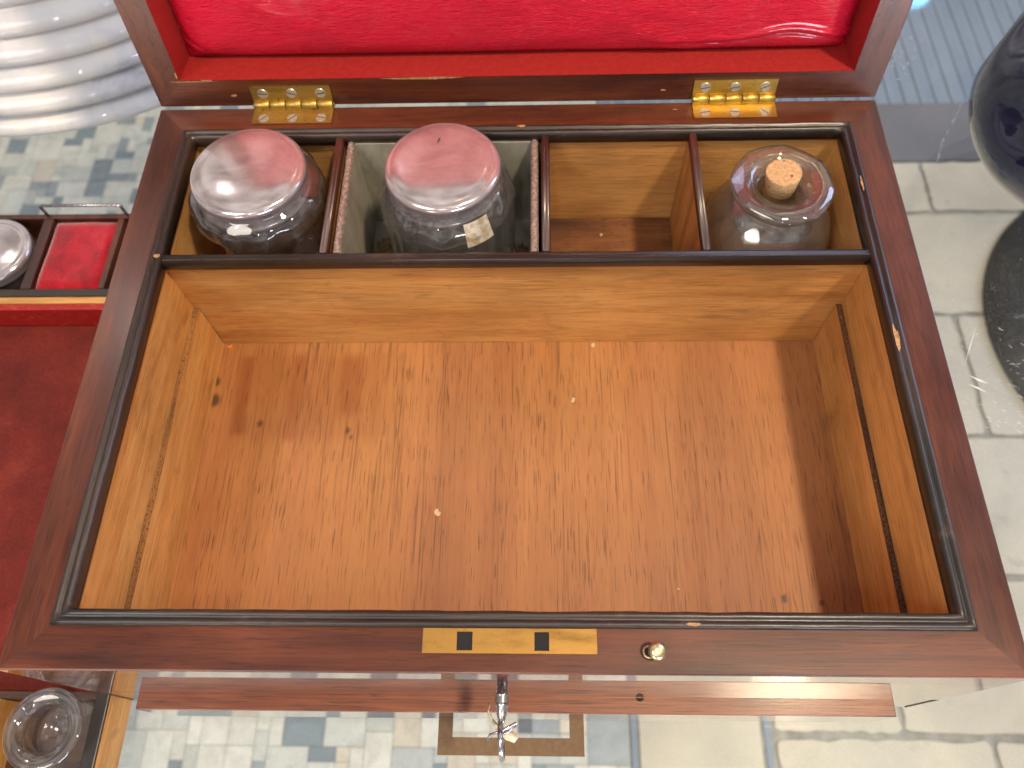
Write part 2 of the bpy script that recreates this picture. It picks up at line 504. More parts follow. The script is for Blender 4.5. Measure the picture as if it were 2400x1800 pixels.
# floor materials
n = NT('mosaic stone')
vc = n.t.nodes.new('ShaderNodeVertexColor')
vc.layer_name = 'tile'
a = n.noise(n.mapping((1, 1, 1)), 45, 4, 0.65, 1.0)
c = n.mix(vc.outputs['Color'], n.ramp(a, [(0.3, 0.80), (0.55, 1.0), (0.8, 1.08)]), 1.0, 'MULTIPLY')
n.set(color=c, rough=0.35)
M_MOSAIC = n.m
n = NT('mosaic grout')
n.set(color=(0.47, 0.49, 0.45), rough=0.8)
M_GROUT = n.m
n = NT('cream stone slab')
a = n.noise(n.mapping(), 7, 6, 0.65, 0.4)
b2 = n.noise(n.mapping(), 34, 4, 0.7)
c = n.ramp(a, [(0.3, (0.42, 0.41, 0.34)), (0.55, (0.54, 0.51, 0.41)), (0.75, (0.62, 0.57, 0.45))])
c = n.mix(c, (0.26, 0.28, 0.26), n.ramp(b2, [(0.62, 0.0), (0.74, 0.55)]))
n.set(color=c, rough=0.45)
M_SLAB = n.m
n = NT('grey joint')
a = n.noise(n.mapping(), 60, 4, 0.7)
n.set(color=n.ramp(a, [(0.3, (0.26, 0.27, 0.25)), (0.7, (0.46, 0.45, 0.39))]), rough=0.8)
M_JOINT = n.m
n = NT('painted dark reflection')
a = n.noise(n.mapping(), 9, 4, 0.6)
n.set(color=n.ramp(a, [(0.3, (0.10, 0.105, 0.125)), (0.7, (0.145, 0.145, 0.165))]), rough=0.5)  # dark reflection in the shelf glass, painted as floor colour
M_DARKREFL = n.m
n = NT('painted blue reflection')
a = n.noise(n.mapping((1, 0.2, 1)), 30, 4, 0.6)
n.set(color=n.ramp(a, [(0.3, (0.14, 0.20, 0.29)), (0.7, (0.21, 0.28, 0.36))]), rough=0.5)  # blue slatted reflection in the shelf glass, painted as floor colour
M_BLUEREFL = n.m
n = NT('blue grey strip')
n.set(color=(0.20, 0.26, 0.33), rough=0.5)
M_STRIP = n.m
n = NT('black cast iron')
a = n.noise(n.mapping(), 60, 4, 0.6)
n.set(color=n.ramp(a, [(0.3, (0.010, 0.010, 0.008)), (0.7, (0.022, 0.020, 0.015))]), rough=0.6)
M_IRON = n.m


# ------------------------------------------------------------------ object helpers
def tag(o, label=None, cat=None, group=None, kind=None):
    if label: o['label'] = label
    if cat: o['category'] = cat
    if group: o['group'] = group
    if kind: o['kind'] = kind
    return o


def thing(name, label, cat, loc, group=None):
    o = bpy.data.objects.new(name, None)
    o.empty_display_size = 0.01
    COL.objects.link(o)
    o.location = loc
    return tag(o, label, cat, group)


ORG = {}


def origin(o):
    if o is None:
        return Vector((0, 0, 0))
    v = Vector(o.location)
    while o.parent:
        o = o.parent
        v += Vector(o.location)
    return v


class MB:
    """collects faces in world coordinates, each with its own material slot"""

    def __init__(self):
        self.v, self.f, self.mi, self.mats, self.sm = [], [], [], [], []

    def slot(self, m):
        if m not in self.mats:
            self.mats.append(m)
        return self.mats.index(m)

    def face(self, pts, m, smooth=False):
        i = len(self.v)
        self.v += [tuple(p) for p in pts]
        self.f.append(list(range(i, i + len(pts))))
        self.mi.append(self.slot(m))
        self.sm.append(smooth)

    def grid(self, rows, m, smooth=True, close_u=False, close_v=False):
        i0 = len(self.v)
        nr, nc = len(rows), len(rows[0])
        for r in rows:
            self.v += [tuple(p) for p in r]
        s = self.slot(m)
        for a in range(nr if close_v else nr - 1):
            for b in range(nc if close_u else nc - 1):
                a2, b2 = (a + 1) % nr, (b + 1) % nc
                self.f.append([i0 + a * nc + b, i0 + a * nc + b2, i0 + a2 * nc + b2, i0 + a2 * nc + b])
                self.mi.append(s)
                self.sm.append(smooth)

    def fan(self, ring, m, smooth=False):
        self.face(ring, m, smooth)

    def box(self, x0, x1, y0, y1, z0, z1, m, xf=None):
        P = [(x0, y0, z0), (x1, y0, z0), (x1, y1, z0), (x0, y1, z0), (x0, y0, z1), (x1, y0, z1), (x1, y1, z1), (x0, y1, z1)]
        if xf: P = [xf(p) for p in P]
        for q in ((3, 2, 1, 0), (4, 5, 6, 7), (0, 1, 5, 4), (1, 2, 6, 5), (2, 3, 7, 6), (3, 0, 4, 7)):
            self.face([P[k] for k in q], m)

    def tube(self, path, r, m, seg=14, closed=False, caps=True):
        path = [Vector(p) for p in path]
        n = len(path)
        rings = []
        prev = None
        for i, p in enumerate(path):
            a = path[(i - 1) % n] if (closed or i > 0) else p
            b = path[(i + 1) % n] if (closed or i < n - 1) else p
            t = (b - a).normalized()
            if prev is None:
                u = t.orthogonal().normalized()
            else:
                u = (prev - t * prev.dot(t)).normalized()
            prev = u
            w = t.cross(u)
            rr = r[i] if isinstance(r, (list, tuple)) else r
            rings.append([p + (u * math.cos(k * 2 * math.pi / seg) + w * math.sin(k * 2 * math.pi / seg)) * rr for k in range(seg)])
        self.grid(rings, m, True, close_u=True, close_v=closed)
        if caps and not closed:
            self.face(rings[0][::-1], m)
            self.face(rings[-1], m)

    def lathe(self, c, prof, m, seg=96, mod=None, caps=(False, False), smooth=True):
        """prof: list of (r, z) ; mod(r, z, theta) -> r"""
        rows = []
        for (r, z) in prof:
            row = []
            for k in range(seg):
                t = 2 * math.pi * k / seg
                rr = mod(r, z, t) if mod else r
                row.append((c[0] + rr * math.cos(t), c[1] + rr * math.sin(t), c[2] + z))
            rows.append(row)
        self.grid(rows, m, smooth, close_u=True)
        if caps[0]: self.face(rows[0][::-1], m)
        if caps[1]: self.face(rows[-1], m)

    def build(self, name, parent=None, weld=True, bevel=0.0, normals=True, rot=None):
        me = bpy.data.meshes.new(name)
        o0 = origin(parent)
        me.from_pydata([tuple(Vector(p) - o0) for p in self.v], [], self.f)
        for mt in self.mats:
            me.materials.append(mt)
        for p, i, s in zip(me.polygons, self.mi, self.sm):
            p.material_index = i
            p.use_smooth = s
        bm = bmesh.new()
        bm.from_mesh(me)
        if weld:
            bmesh.ops.remove_doubles(bm, verts=bm.verts, dist=1e-6)
        if normals:
            bmesh.ops.recalc_face_normals(bm, faces=bm.faces)
        bm.to_mesh(me)
        bm.free()
        o = bpy.data.objects.new(name, me)
        COL.objects.link(o)
        if parent is not None:
            o.parent = parent
        if bevel > 0:
            bv = o.modifiers.new('bevel', 'BEVEL')
            bv.width = bevel
            bv.segments = 2
            bv.limit_method = 'ANGLE'
            bv.angle_limit = R(40)
        return o


def cut(obj, boxes):
    """carve pockets out of obj (boxes given in world coordinates)"""
    b = MB()
    for bx in boxes:
        b.box(*bx, M_BLACK)
    par = obj.parent
    c = b.build('cutter', par)
    md = obj.modifiers.new('cut', 'BOOLEAN')
    md.object = c
    md.operation = 'DIFFERENCE'
    md.solver = 'EXACT'
    bpy.context.view_layer.update()
    dg = bpy.context.evaluated_depsgraph_get()
    me = bpy.data.meshes.new_from_object(obj.evaluated_get(dg))
    obj.modifiers.clear()
    obj.data = me
    bpy.data.objects.remove(c)


def lip_rect(b, x0, x1, y0, y1, prof, mx_, my_, inward=True):
    """mitred moulding round a rectangle; prof = [(offset inward, z)]"""
    def loop(o, z):
        return [(x0 + o, y0 + o, z), (x1 - o, y0 + o, z), (x1 - o, y1 - o, z), (x0 + o, y1 - o, z)]
    L = [loop(o, z) for o, z in prof]
    # hand-cut unevenness: each profile line wanders a little along its run, more where it is worn
    from mathutils import noise as MN
    NS_ = 90
    for k in range(4):
        k2 = (k + 1) % 4
        rows_ = []
        for i in range(len(L)):
            a, e = Vector(L[i][k]), Vector(L[i][k2])
            row = []
            for q in range(NS_ + 1):
                t = q / NS_
                p = a.lerp(e, t)
                w_ = min(1.0, t * 12, (1 - t) * 12)
                n1 = MN.noise(Vector((p.x * 90 + k * 7, p.y * 90, i * 0.35)))
                n2 = MN.noise(Vector((p.x * 420 + k * 3, p.y * 420, i * 0.9 + 5)))
                d_ = (n1 * 0.00022 + n2 * 0.00012) * w_
                p.z += d_ if 0 < i < len(L) - 1 else 0
                nrm_ = Vector((-(e - a).y, (e - a).x, 0)).normalized()
                if i >= len(L) - 4 or i == 1:
                    p += nrm_ * (n1 * 0.00018 + n2 * 0.00010) * w_
                row.append(p)
            rows_.append(row)
        b.grid(rows_, mx_ if k in (0, 2) else my_, True)


W, D, H = 0.300, 0.2259, 0.089
ZF = -0.750     # room floor level

# ------------------------------------------------------------------ setting: floor of the room
fl = MB()
fl.box(-1.6, 2.6, -1.4, 3.4, ZF - 0.06, ZF - 0.006, M_GROUT)
fl.build('floor')
tag(bpy.data.objects['floor'], kind='structure')


def hashcol():
    r = random.random()
    if r < 0.36: c = (0.66, 0.68, 0.62)
    elif r < 0.58: c = (0.56, 0.60, 0.56)
    elif r < 0.66: c = (0.64, 0.60, 0.50)
    elif r < 0.80: c = (0.30, 0.36, 0.39)
    elif r < 0.91: c = (0.21, 0.27, 0.31)
    elif r < 0.94: c = (0.12, 0.145, 0.18)
    else: c = (0.46, 0.50, 0.50)
    k = random.uniform(0.90, 1.08)
    return (c[0] * k, c[1] * k, c[2] * k)


mo = MB()
cols = []
U = 0.0160
X1M, Y0M = 0.2650, -0.42
NX, NY = 104, 136
occ = [[False] * NY for _ in range(NX)]
for j in range(NY):
    for i in range(NX):
        if occ[i][j]: continue
        opts = [(2, 2), (2, 2), (2, 3), (3, 2), (1, 2), (2, 1), (3, 3), (1, 1), (2, 2)]
        random.shuffle(opts)
        for (w, h) in opts + [(1, 1)]:
            if i + w <= NX and j + h <= NY and all(not occ[i + a][j + b_] for a in range(w) for b_ in range(h)):
                break
        for a in range(w):
            for b_ in range(h):
                occ[i + a][j + b_] = True
        xa, xb = X1M - (i + w) * U, X1M - i * U
        ya, yb = Y0M + j * U, Y0M + (j + h) * U
        g = 0.0003
        z = ZF + random.uniform(-0.0002, 0.0002)
        mo.face([(xa + g, ya + g, z), (xb - g, ya + g, z), (xb - g, yb - g, z), (xa + g, yb - g, z)], M_MOSAIC)
        cols.append(hashcol())
mob = mo.build('mosaic_floor', weld=False, normals=False)
ca = mob.data.color_attributes.new('tile', 'FLOAT_COLOR', 'CORNER')
k = 0
for p in mob.data.polygons:
    for li in p.loop_indices:
        ca.data[li].color = (*cols[p.index], 1)
tag(mob, kind='structure')


def slab(b, x0, x1, y0, y1, m, z=ZF, rnd=0.004, wob=0.0022):
    """stone slab with slightly uneven edges"""
    pts = []
    n = 14
    def w(): return random.uniform(-wob, wob)
    for i in range(n): pts.append((x0 + rnd + (x1 - x0 - 2 * rnd) * i / (n - 1), y0 + w()))
    for i in range(n): pts.append((x1 + w(), y0 + rnd + (y1 - y0 - 2 * rnd) * i / (n - 1)))
    for i in range(n): pts.append((x1 - rnd - (x1 - x0 - 2 * rnd) * i / (n - 1), y1 + w()))
    for i in range(n): pts.append((x0 + w(), y1 - rnd - (y1 - y0 - 2 * rnd) * i / (n - 1)))
    b.face([(p[0], p[1], z) for p in pts], m)


sb = MB()
sb.box(0.2655, 2.6, -1.4, 0.8830, ZF - 0.0055, ZF - 0.0030, M_JOINT)
# plain border course beside the mosaic, then a narrow double blue strip, then the coursed slabs
for k in range(9):
    y = -1.4 + k * 0.42
    slab(sb, 0.2760, 0.4140, y + 0.001, min(y + 0.4185, 2.3), M_SLAB, rnd=0.001, wob=0.0004)
sb.box(0.4185, 0.4250, -1.4, 2.3, ZF - 0.003, ZF - 0.0006, M_STRIP)
sb.box(0.2668, 0.2740, -1.4, 2.3, ZF - 0.003, ZF - 0.0006, M_STRIP)
rows = [(0.7815, 0.8800), (0.5935, 0.7725), (0.4020, 0.5865), (0.2140, 0.3950), (0.0330, 0.2060), (-0.1500, 0.0240), (-0.34, -0.158)]
starts = [0.78, 0.60, 0.766, 0.56, 0.5765, 0.672, 0.60]
for (y0, y1), s in zip(rows, starts):
    xs = [0.4290]
    x = s
    while x - 0.33 > 0.46: x -= 0.33
    while x < 2.6:
        xs.append(x)
        x += 0.33 + random.uniform(-0.02, 0.02)
    for a, b_ in zip(xs[:-1], xs[1:]):
        slab(sb, a + 0.0035, b_ - 0.0035, y0, y1, M_SLAB)
so = sb.build('stone_floor', normals=True)
tag(so, kind='structure')
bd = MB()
bd.box(0.2655, 2.6, 0.8850, 1.0100, ZF - 0.005, ZF + 0.0006, M_DARKREFL)
tag(bd.build('dark_reflection_band'), kind='structure')  # floor strip that paints the dark shelf reflection
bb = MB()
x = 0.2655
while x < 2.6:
    bb.box(x + 0.0011, x + 0.0249, 1.0115, 3.4, ZF - 0.005, ZF + 0.0010 + random.uniform(-0.0003, 0.0003), M_BLUEREFL)
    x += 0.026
tag(bb.build('painted_reflection_slats', bevel=0.0008), kind='structure')  # slats that paint the blue shelf reflection onto the floor

ib = MB()
ib.lathe((1.083, 0.554, ZF + 0.0015), [(0.0, 0.030), (0.20, 0.028), (0.262, 0.022), (0.276, 0.012), (0.278, 0.0)], M_IRON, 96)
o = ib.build('iron_disc')
tag(o, 'flat black round disc lying on the stone floor below the dark blue vase', 'disc')

# ------------------------------------------------------------------ glass shelf with scratches
gs = MB()
gs.box(-0.80, 1.10, -0.32, 0.98, -0.0975, -0.0895, M_SHELF)


def sliver(b, p, q, w, m=M_SCRATCH):
    p, q = Vector((p[0], p[1], 0)), Vector((q[0], q[1], 0))
    t = (q - p)
    nrm = Vector((-t.y, t.x, 0)).normalized() * w
    mid = (p + q) / 2 + nrm * random.uniform(-2, 2)
    z = Vector((0, 0, -0.0893))
    b.face([p + z, mid - nrm + z, q + z, mid + nrm + z], m)


def scratch_field(cx, cy, sx, sy, ang, num, lmin, lmax, w):
    for _ in range(num):
        x, y = random.gauss(cx, sx), random.gauss(cy, sy)
        a = ang + random.gauss(0, 0.45)
        l = random.uniform(lmin, lmax)
        sliver(gs, (x, y), (x + l * math.cos(a), y + l * math.sin(a)), random.uniform(0.3, 1) * w)


scratch_field(0.385, 0.150, 0.011, 0.015, -0.35, 38, 0.0006, 0.0030, 0.00012)
scratch_field(0.372, 0.128, 0.009, 0.008, -0.35, 22, 0.002, 0.005, 0.00018)
scratch_field(0.345, 0.21, 0.02, 0.03, 0.9, 30, 0.0003, 0.001, 0.00012)
scratch_field(0.372, 0.352, 0.010, 0.010, 0.8, 34, 0.001, 0.004, 0.00018)
scratch_field(0.400, 0.25, 0.012, 0.022, -1.2, 40, 0.0003, 0.0012, 0.00012)
pp = [(0.4063, 0.3215), (0.3990, 0.3165), (0.3935, 0.3075), (0.3895, 0.3000), (0.3843, 0.2923), (0.3800, 0.284), (0.3757, 0.274)]
for a, b_ in zip(pp[:-1], pp[1:]):
    for _ in range(3):
        sliver(gs, (a[0] + random.gauss(0, 0.0004), a[1]), (b_[0] + random.gauss(0, 0.0004), b_[1]), 0.0002)
sliver(gs, (0.3589, 0.1480), (0.3700, 0.1700), 0.00018)
sliver(gs, (0.3600, 0.1440), (0.3680, 0.1395), 0.0005)
sliver(gs, (0.3585, 0.1395), (0.3660, 0.1350), 0.0004)
o = gs.build('glass_shelf', normals=True)
tag(o, 'clear scratched glass shelf that carries the boxes and both vases', 'shelf')

# ================================================================== THE DRESSING BOX
BOX = thing('dressing_box', 'large open mahogany dressing box with red padded lid and brass hinges', 'box', (0.15, 0.113, -H))
TW = 0.0130       # solid wall up to the moulding
INN = 0.0165      # lining face
b = MB()
zt = 0.0
# four mitred walls, top ring in four trapezoids with the grain along each side
o4 = [(0, 0), (W, 0), (W, D), (0, D)]
i4 = [(INN, INN), (W - INN, INN), (W - INN, D - INN), (INN, D - INN)]
for k in range(4):
    k2 = (k + 1) % 4
    mt = M_MAHX if k in (0, 2) else M_MAHY
    b.face([(*o4[k], zt), (*o4[k2], zt), (*i4[k2], zt), (*i4[k], zt)], mt)
    zb = -0.0600 if k == 0 else -H
    b.face([(*o4[k], zt), (*o4[k2], zt), (*o4[k2], zb), (*o4[k], zb)], M_FACE if k == 0 else mt)
    b.face([(*i4[k], zt), (*i4[k2], zt), (*i4[k2], -0.0634), (*i4[k], -0.0634)], M_SATX if k in (0, 2) else M_SATY)
# drawer opening: cheeks, ceiling, bottom, and the plinth ends
b.face([(0.001, 0.0165, -0.0634), (W - 0.001, 0.0165, -0.0634), (W - 0.001, D - 0.001, -0.0634), (0.001, D - 0.001, -0.0634)][::-1], M_SATX)
b.face([(0, 0, -0.06), (W, 0, -0.06), (W, 0.0165, -0.06), (0, 0.0165, -0.06)][::-1], M_SATX)
case = b.build('case', BOX, bevel=0.0005)
bv = MB()
bv.box(0.0002, 0.0148, 0.0003, 0.2250, -H, -0.0602, M_FACE)
bv.box(W - 0.0148, W - 0.0002, 0.0003, 0.2250, -H, -0.0602, M_FACE)
bv.box(0.0149, W - 0.0149, 0.0120, 0.2250, -H, -0.0865, M_SATX)
bv.build('drawer_housing', BOX)

# pocket sizes for the lock, left uncut; black faces paint their shade
fw = MB()
uncut_pockets = [(0.1356, 0.1402, 0.0064, 0.0116, -0.012, 0.01), (0.1584, 0.1627, 0.0064, 0.0116, -0.012, 0.01)]
# lock slots and pin hole are flat black faces painting the dark inside
me = case.data
bm = bmesh.new()
bm.from_mesh(me)
bm.to_mesh(me)
bm.free()

# dark reeded lip round the mouth of the box
lipp = [(0.0128, -0.0002), (0.0130, 0.0011), (0.0136, 0.0017), (0.0143, 0.0017), (0.0149, 0.0011), (0.0153, 0.0008),
        (0.0158, 0.0012), (0.0164, 0.0017), (0.0172, 0.0014), (0.0178, 0.0005), (0.0180, -0.0012), (0.0178, -0.0040),
        (0.0164, -0.0044)]
b = MB()
lip_rect(b, 0, W, 0, D, lipp, M_LIPX, M_LIPY)
b.build('lip_moulding', BOX)

# chipped places in the polish (raw wood showing)
def blob(b, cx, cy, sx, sy, z, m, n=14, seed=0, tf=None):
    rr = random.Random(seed)
    pts = []
    for k in range(n):
        t = 2 * math.pi * k / n
        q = rr.uniform(0.6, 1.1)
        p = (cx + sx * q * math.cos(t), cy + sy * q * math.sin(t), z)
        pts.append(tf(p) if tf else p)
    b.face(pts, m)


b = MB()
b = MB(); blob(b, 0.1535, 0.2118, 0.0022, 0.0008, 0.0019, M_CHIP, seed=1); b.build('worn_patch', BOX)
b = MB(); blob(b, 0.2838, 0.1105, 0.0009, 0.0062, 0.0019, M_CHIP, seed=2); b.build('worn_patch', BOX)
b = MB(); blob(b, 0.2850, 0.1800, 0.0005, 0.0040, 0.0019, M_CHIP, seed=3); b.build('worn_patch', BOX)
b = MB(); blob(b, 0.0165, 0.1480, 0.0014, 0.0012, 0.0019, M_CHIP, seed=4); b.build('worn_patch', BOX)
b = MB(); blob(b, 0.2050, 0.0140, 0.0022, 0.0006, 0.0019, M_CHIP, seed=6); b.build('worn_patch', BOX)
b = MB(); blob(b, 0.2170, 0.2215, 0.0012, 0.0003, 0.0004, M_CHIP, seed=9); b.build('worn_patch', BOX)


# thicker lower lining with ledges (they once carried a tray)
ZL = -0.0333
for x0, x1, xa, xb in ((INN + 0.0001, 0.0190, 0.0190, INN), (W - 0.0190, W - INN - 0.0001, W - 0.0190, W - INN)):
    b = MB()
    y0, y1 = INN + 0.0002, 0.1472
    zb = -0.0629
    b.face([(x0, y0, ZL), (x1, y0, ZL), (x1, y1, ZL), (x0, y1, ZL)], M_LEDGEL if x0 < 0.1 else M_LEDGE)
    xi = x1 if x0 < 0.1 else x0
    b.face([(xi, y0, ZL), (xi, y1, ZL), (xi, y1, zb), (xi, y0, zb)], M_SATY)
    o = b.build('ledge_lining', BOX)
# well floor, finely divided so that its stains keep their own shapes
b = MB()
fx0, fx1, fy0, fy1 = INN, W - INN, INN, 0.1476
nx, ny = 268, 132
rows_ = [[(fx0 + (fx1 - fx0) * i / nx, fy0 + (fy1 - fy0) * j / ny, -0.0630) for i in range(nx + 1)] for j in range(ny + 1)]
b.grid(rows_, M_FLOOR, False)
fo = b.build('well_floor', BOX, weld=False)
ca = fo.data.color_attributes.new('stain', 'FLOAT_COLOR', 'POINT')


def sstep(a, b_, x):
    t = max(0.0, min(1.0, (x - a) / (b_ - a)))
    return t * t * (3 - 2 * t)


def rect(x, y, x0, x1, y0, y1, e):
    return sstep(x0 - e, x0 + e, x) * (1 - sstep(x1 - e, x1 + e, x)) * sstep(y0 - e, y0 + e, y) * (1 - sstep(y1 - e, y1 + e, y))


og = origin(BOX)
for i, vtx in enumerate(fo.data.vertices):
    x, y = vtx.co.x + og.x, vtx.co.y + og.y
    s = 0.0
    s += 0.5 * rect(x + 0.08 * (y - 0.12) * 0.3, y, 0.0285, 0.0345, 0.103, 0.1405, 0.0016)
    s += 0.40 * rect(x, y, 0.0520, 0.0580, 0.100, 0.141, 0.002)
    s += 0.45 * rect(x, y, 0.0740, 0.0830, 0.112, 0.141, 0.003)
    s += 0.28 * rect(x, y, 0.0300, 0.0950, 0.100, 0.141, 0.004)
    s += 0.25 * rect(x, y, 0.0190, 0.0450, 0.018, 0.035, 0.006)
    d = 0.0
    for (sx, sy, r) in ((0.0415, 0.1079, 0.0012), (0.0795, 0.1047, 0.0009), (0.0815, 0.1015, 0.0006), (0.0200, 0.119, 0.0022),
                        (0.0192, 0.128, 0.0016), (0.2523, 0.0354, 0.0012), (0.266, 0.034, 0.0008)):
        q = math.hypot((x - sx), (y - sy) * 0.7)
        d = max(d, 0.85 * (1 - sstep(r * 0.6, r * 1.3, q)))
    ca.data[i].color = (min(1, s), d, 0, 1)

# long partition with its dark rail, then the three cross dividers
b = MB()
b.box(INN + 0.0001, W - INN - 0.0001, 0.1476, 0.1502, -0.0628, -0.0008, M_SATX)
b.build('partition', BOX)
b = MB()
prof = []
for k in range(13):
    t = math.pi * k / 12
    prof.append((0.14775 - 0.00250 * math.cos(t) * 1.0, -0.0014 + 0.0026 * math.sin(t) - (0.0006 if k in (6,) else 0)))
prof = [(0.1455, -0.0038)] + [(y, z) for y, z in prof] + [(0.1500, -0.0038)]
rowsA = []
for (y, z) in prof:
    rowsA.append([(0.0150 + 0.0, y, z), (0.2850, y, z)])
b.grid(rowsA, M_LIPX, True)
b.face([r[0] for r in rowsA], M_LIPX)
b.face([r[1] for r in rowsA], M_LIPX)
b.box(0.0185, 0.2815, 0.1462, 0.1468, 0.00085, 0.00125, M_LIPX)
b.build('partition_rail', BOX)
ZC = -0.0540
for xc in (0.0787, 0.1632, 0.2231):
    dv = thing('x', None, None, (0, 0, 0)) if False else None
    b = MB()
    b.box(xc - 0.0012, xc + 0.0012, 0.1503, D - INN - 0.0002, ZC, -0.0012, M_SATZ)
    prof = [(xc - 0.0016, -0.0030), (xc - 0.0017, -0.0006), (xc - 0.0011, 0.0006), (xc - 0.0004, 0.0002), (xc + 0.0004, 0.0002),
            (xc + 0.0011, 0.0006), (xc + 0.0017, -0.0006), (xc + 0.0016, -0.0030)]
    rowsA = [[(x, 0.1500, z), (x, D - 0.0172, z)] for x, z in prof]
    b.grid(rowsA, M_DIVIDER, True)
    b.face([r[0] for r in rowsA], M_DIVIDER)
    b.build('divider', BOX)
b = MB()
b.box(INN + 0.0002, W - INN - 0.0002, 0.1504, D - INN - 0.0003, ZC - 0.002, ZC + 0.0002, M_REDFLOOR)
b.build('compartment_floor', BOX)

# lock plate, drawer pin
b = MB()
px = [0.1256, 0.1357, 0.1403, 0.1585, 0.1628, 0.1768]
py = [0.0056, 0.0064, 0.0117, 0.0127]
for i in range(5):
    for j in range(3):
        if i in (1, 3) and j == 1: continue
        b.box(px[i], px[i + 1], py[j], py[j + 1], 0.0001, 0.00055, M_LOCK)
for (xa, xb) in ((px[1], px[2]), (px[3], px[4])):
    b.face([(xa, py[1], 0.00015), (xb, py[1], 0.00015), (xb, py[2], 0.00015), (xa, py[2], 0.00015)], M_BLACK)  # flat black face paints the dark inside of the slot
b.build('lock_plate', BOX)
b = MB()
b.lathe((0.1918, 0.0064, 0.0002), [(0.0019, 0.0), (0.0019, 0.0003), (0.0014, 0.0003), (0.0013, 0.0)], M_PALEBRASS, 24)
b.face([(0.1918 + 0.0014 * math.cos(t * math.pi / 8), 0.0064 + 0.0014 * math.sin(t * math.pi / 8), 0.0003) for t in range(16)], M_BLACK)  # flat black disc paints the dark of the pin hole
b.tube([(0.1920, 0.0064, -0.001), (0.1932, 0.0061, 0.004)], 0.0009, M_PALEBRASS)
hd = Vector((0.0022, -0.0006, 0.008)).normalized()
p0 = Vector((0.1932, 0.0061, 0.0035))
b.tube([p0, p0 + hd * 0.0002, p0 + hd * 0.0018, p0 + hd * 0.0026, p0 + hd * 0.0029], [0.0012, 0.0024, 0.0026, 0.0020, 0.0008], M_PALEBRASS, 24)
b.build('locking_pin', BOX)

# drawer in the base, pulled out a little; the hole for the pin in its top edge is painted black
b = MB()
DX0, DX1, DY0, DY1 = 0.0151, 0.2845, -0.0056, 0.0040
b.box(DX0, DX1, DY0, DY1, -0.0868, -0.0605, M_DRW)
dr = b.build('drawer', BOX, bevel=0.0003)
dr.data.materials.append(M_FACE)
for p in dr.data.polygons:
    if p.normal.y < -0.9: p.material_index = 1
b = MB()
b.face([(0.1957 + 0.0014 * math.cos(math.pi * k / 12), -0.0002 - 0.0012 * math.sin(math.pi * k / 12), -0.0604) for k in range(13)], M_BLACK)  # uncut hole: its inner dark is a flat black half disc
b.build('painted_pin_hole', dr)
b = MB()
b.box(DX0 + 0.001, DX1 - 0.001, 0.0041, 0.20, -0.0860, -0.0840, M_SATX)
b.build('drawer_bottom', dr)

# ------------------------------------------------------------------ lid
LA = 1.7068078943575131
LDIR = Vector((0, -math.cos(LA), math.sin(LA)))
LN = Vector((0, -math.sin(LA), -math.cos(LA)))
LO = Vector((0, D + 0.00136, 0.0))


def L(p):
    """lid space (x, up the lid, recess depth)"""
    return Vector((p[0], 0, 0)) + LO + LDIR * p[1] - LN * p[2]


LM, LD = 0.0124, 0.0155
b = MB()
ol = [(0, 0), (W, 0), (W, D), (0, D)]
il = [(LM, LM), (W - LM, LM), (W - LM, D - LM), (LM, D - LM)]
for k in range(4):
    k2 = (k + 1) % 4
    mt = M_MAHX if k in (0, 2) else M_MAHZ
    b.face([L((*ol[k], 0)), L((*ol[k2], 0)), L((*il[k2], 0)), L((*il[k], 0))], mt)
    b.face([L((*ol[k], 0)), L((*ol[k2], 0)), L((*ol[k2], 0.030)), L((*ol[k], 0.030))], mt)
b.face([L((*q, 0.030)) for q in ol], M_MAHX)
LID = b.build('lid', BOX, bevel=0.0004)
b = MB()
for k in range(4):
    k2 = (k + 1) % 4
    e = 0.0003
    def ii(q, d_): return L((q[0] + (e if q[0] < 0.1 else -e) * 0, q[1], d_))
    b.face([ii(il[k], 0.0001), ii(il[k2], 0.0001), ii(il[k2], LD + 0.002), ii(il[k], LD + 0.002)], M_REDPAPER)
b.face([L((*q, LD + 0.002)) for q in il], M_REDPAPER)
b.build('lid_lining', LID)
b = MB()
b = MB(); blob(b, 0.0235, LM - 0.0002, 0.0030, 0.0007, -0.0002, M_CHIP, seed=11, tf=L); b.build('worn_patch', LID)
b = MB(); blob(b, 0.0180, LM - 0.0004, 0.0100, 0.0003, -0.0002, M_CHIP, seed=15, tf=L); b.build('worn_patch', LID)
b = MB(); blob(b, 0.0120, 0.0150, 0.0004, 0.0018, -0.0002, M_CHIP, seed=12, tf=L); b.build('worn_patch', LID)
b = MB(); blob(b, 0.0330, 0.0052, 0.0016, 0.0007, -0.0002, M_CHIP, seed=13, tf=L); b.build('worn_patch', LID)
b = MB(); blob(b, 0.1140, LM - 0.0003, 0.0200, 0.0006, -0.0002, M_CHIP, seed=14, tf=L); b.build('worn_patch', LID)
b = MB(); blob(b, 0.2120, 0.0050, 0.0014, 0.0005, -0.0002, M_CHIP, seed=16, tf=L); b.build('worn_patch', LID)


# padded leather panel
b = MB()
NU, NV = 220, 150
x0, x1, w0, w1 = LM + 0.0004, W - LM - 0.0004, LM + 0.0002, D - LM
rr = random.Random(3)
fold = [(rr.uniform(x0, x1), rr.uniform(w0, w1), rr.uniform(-0.5, 0.5), rr.uniform(0.004, 0.012), rr.uniform(-0.0006, 0.0008)) for _ in range(60)]


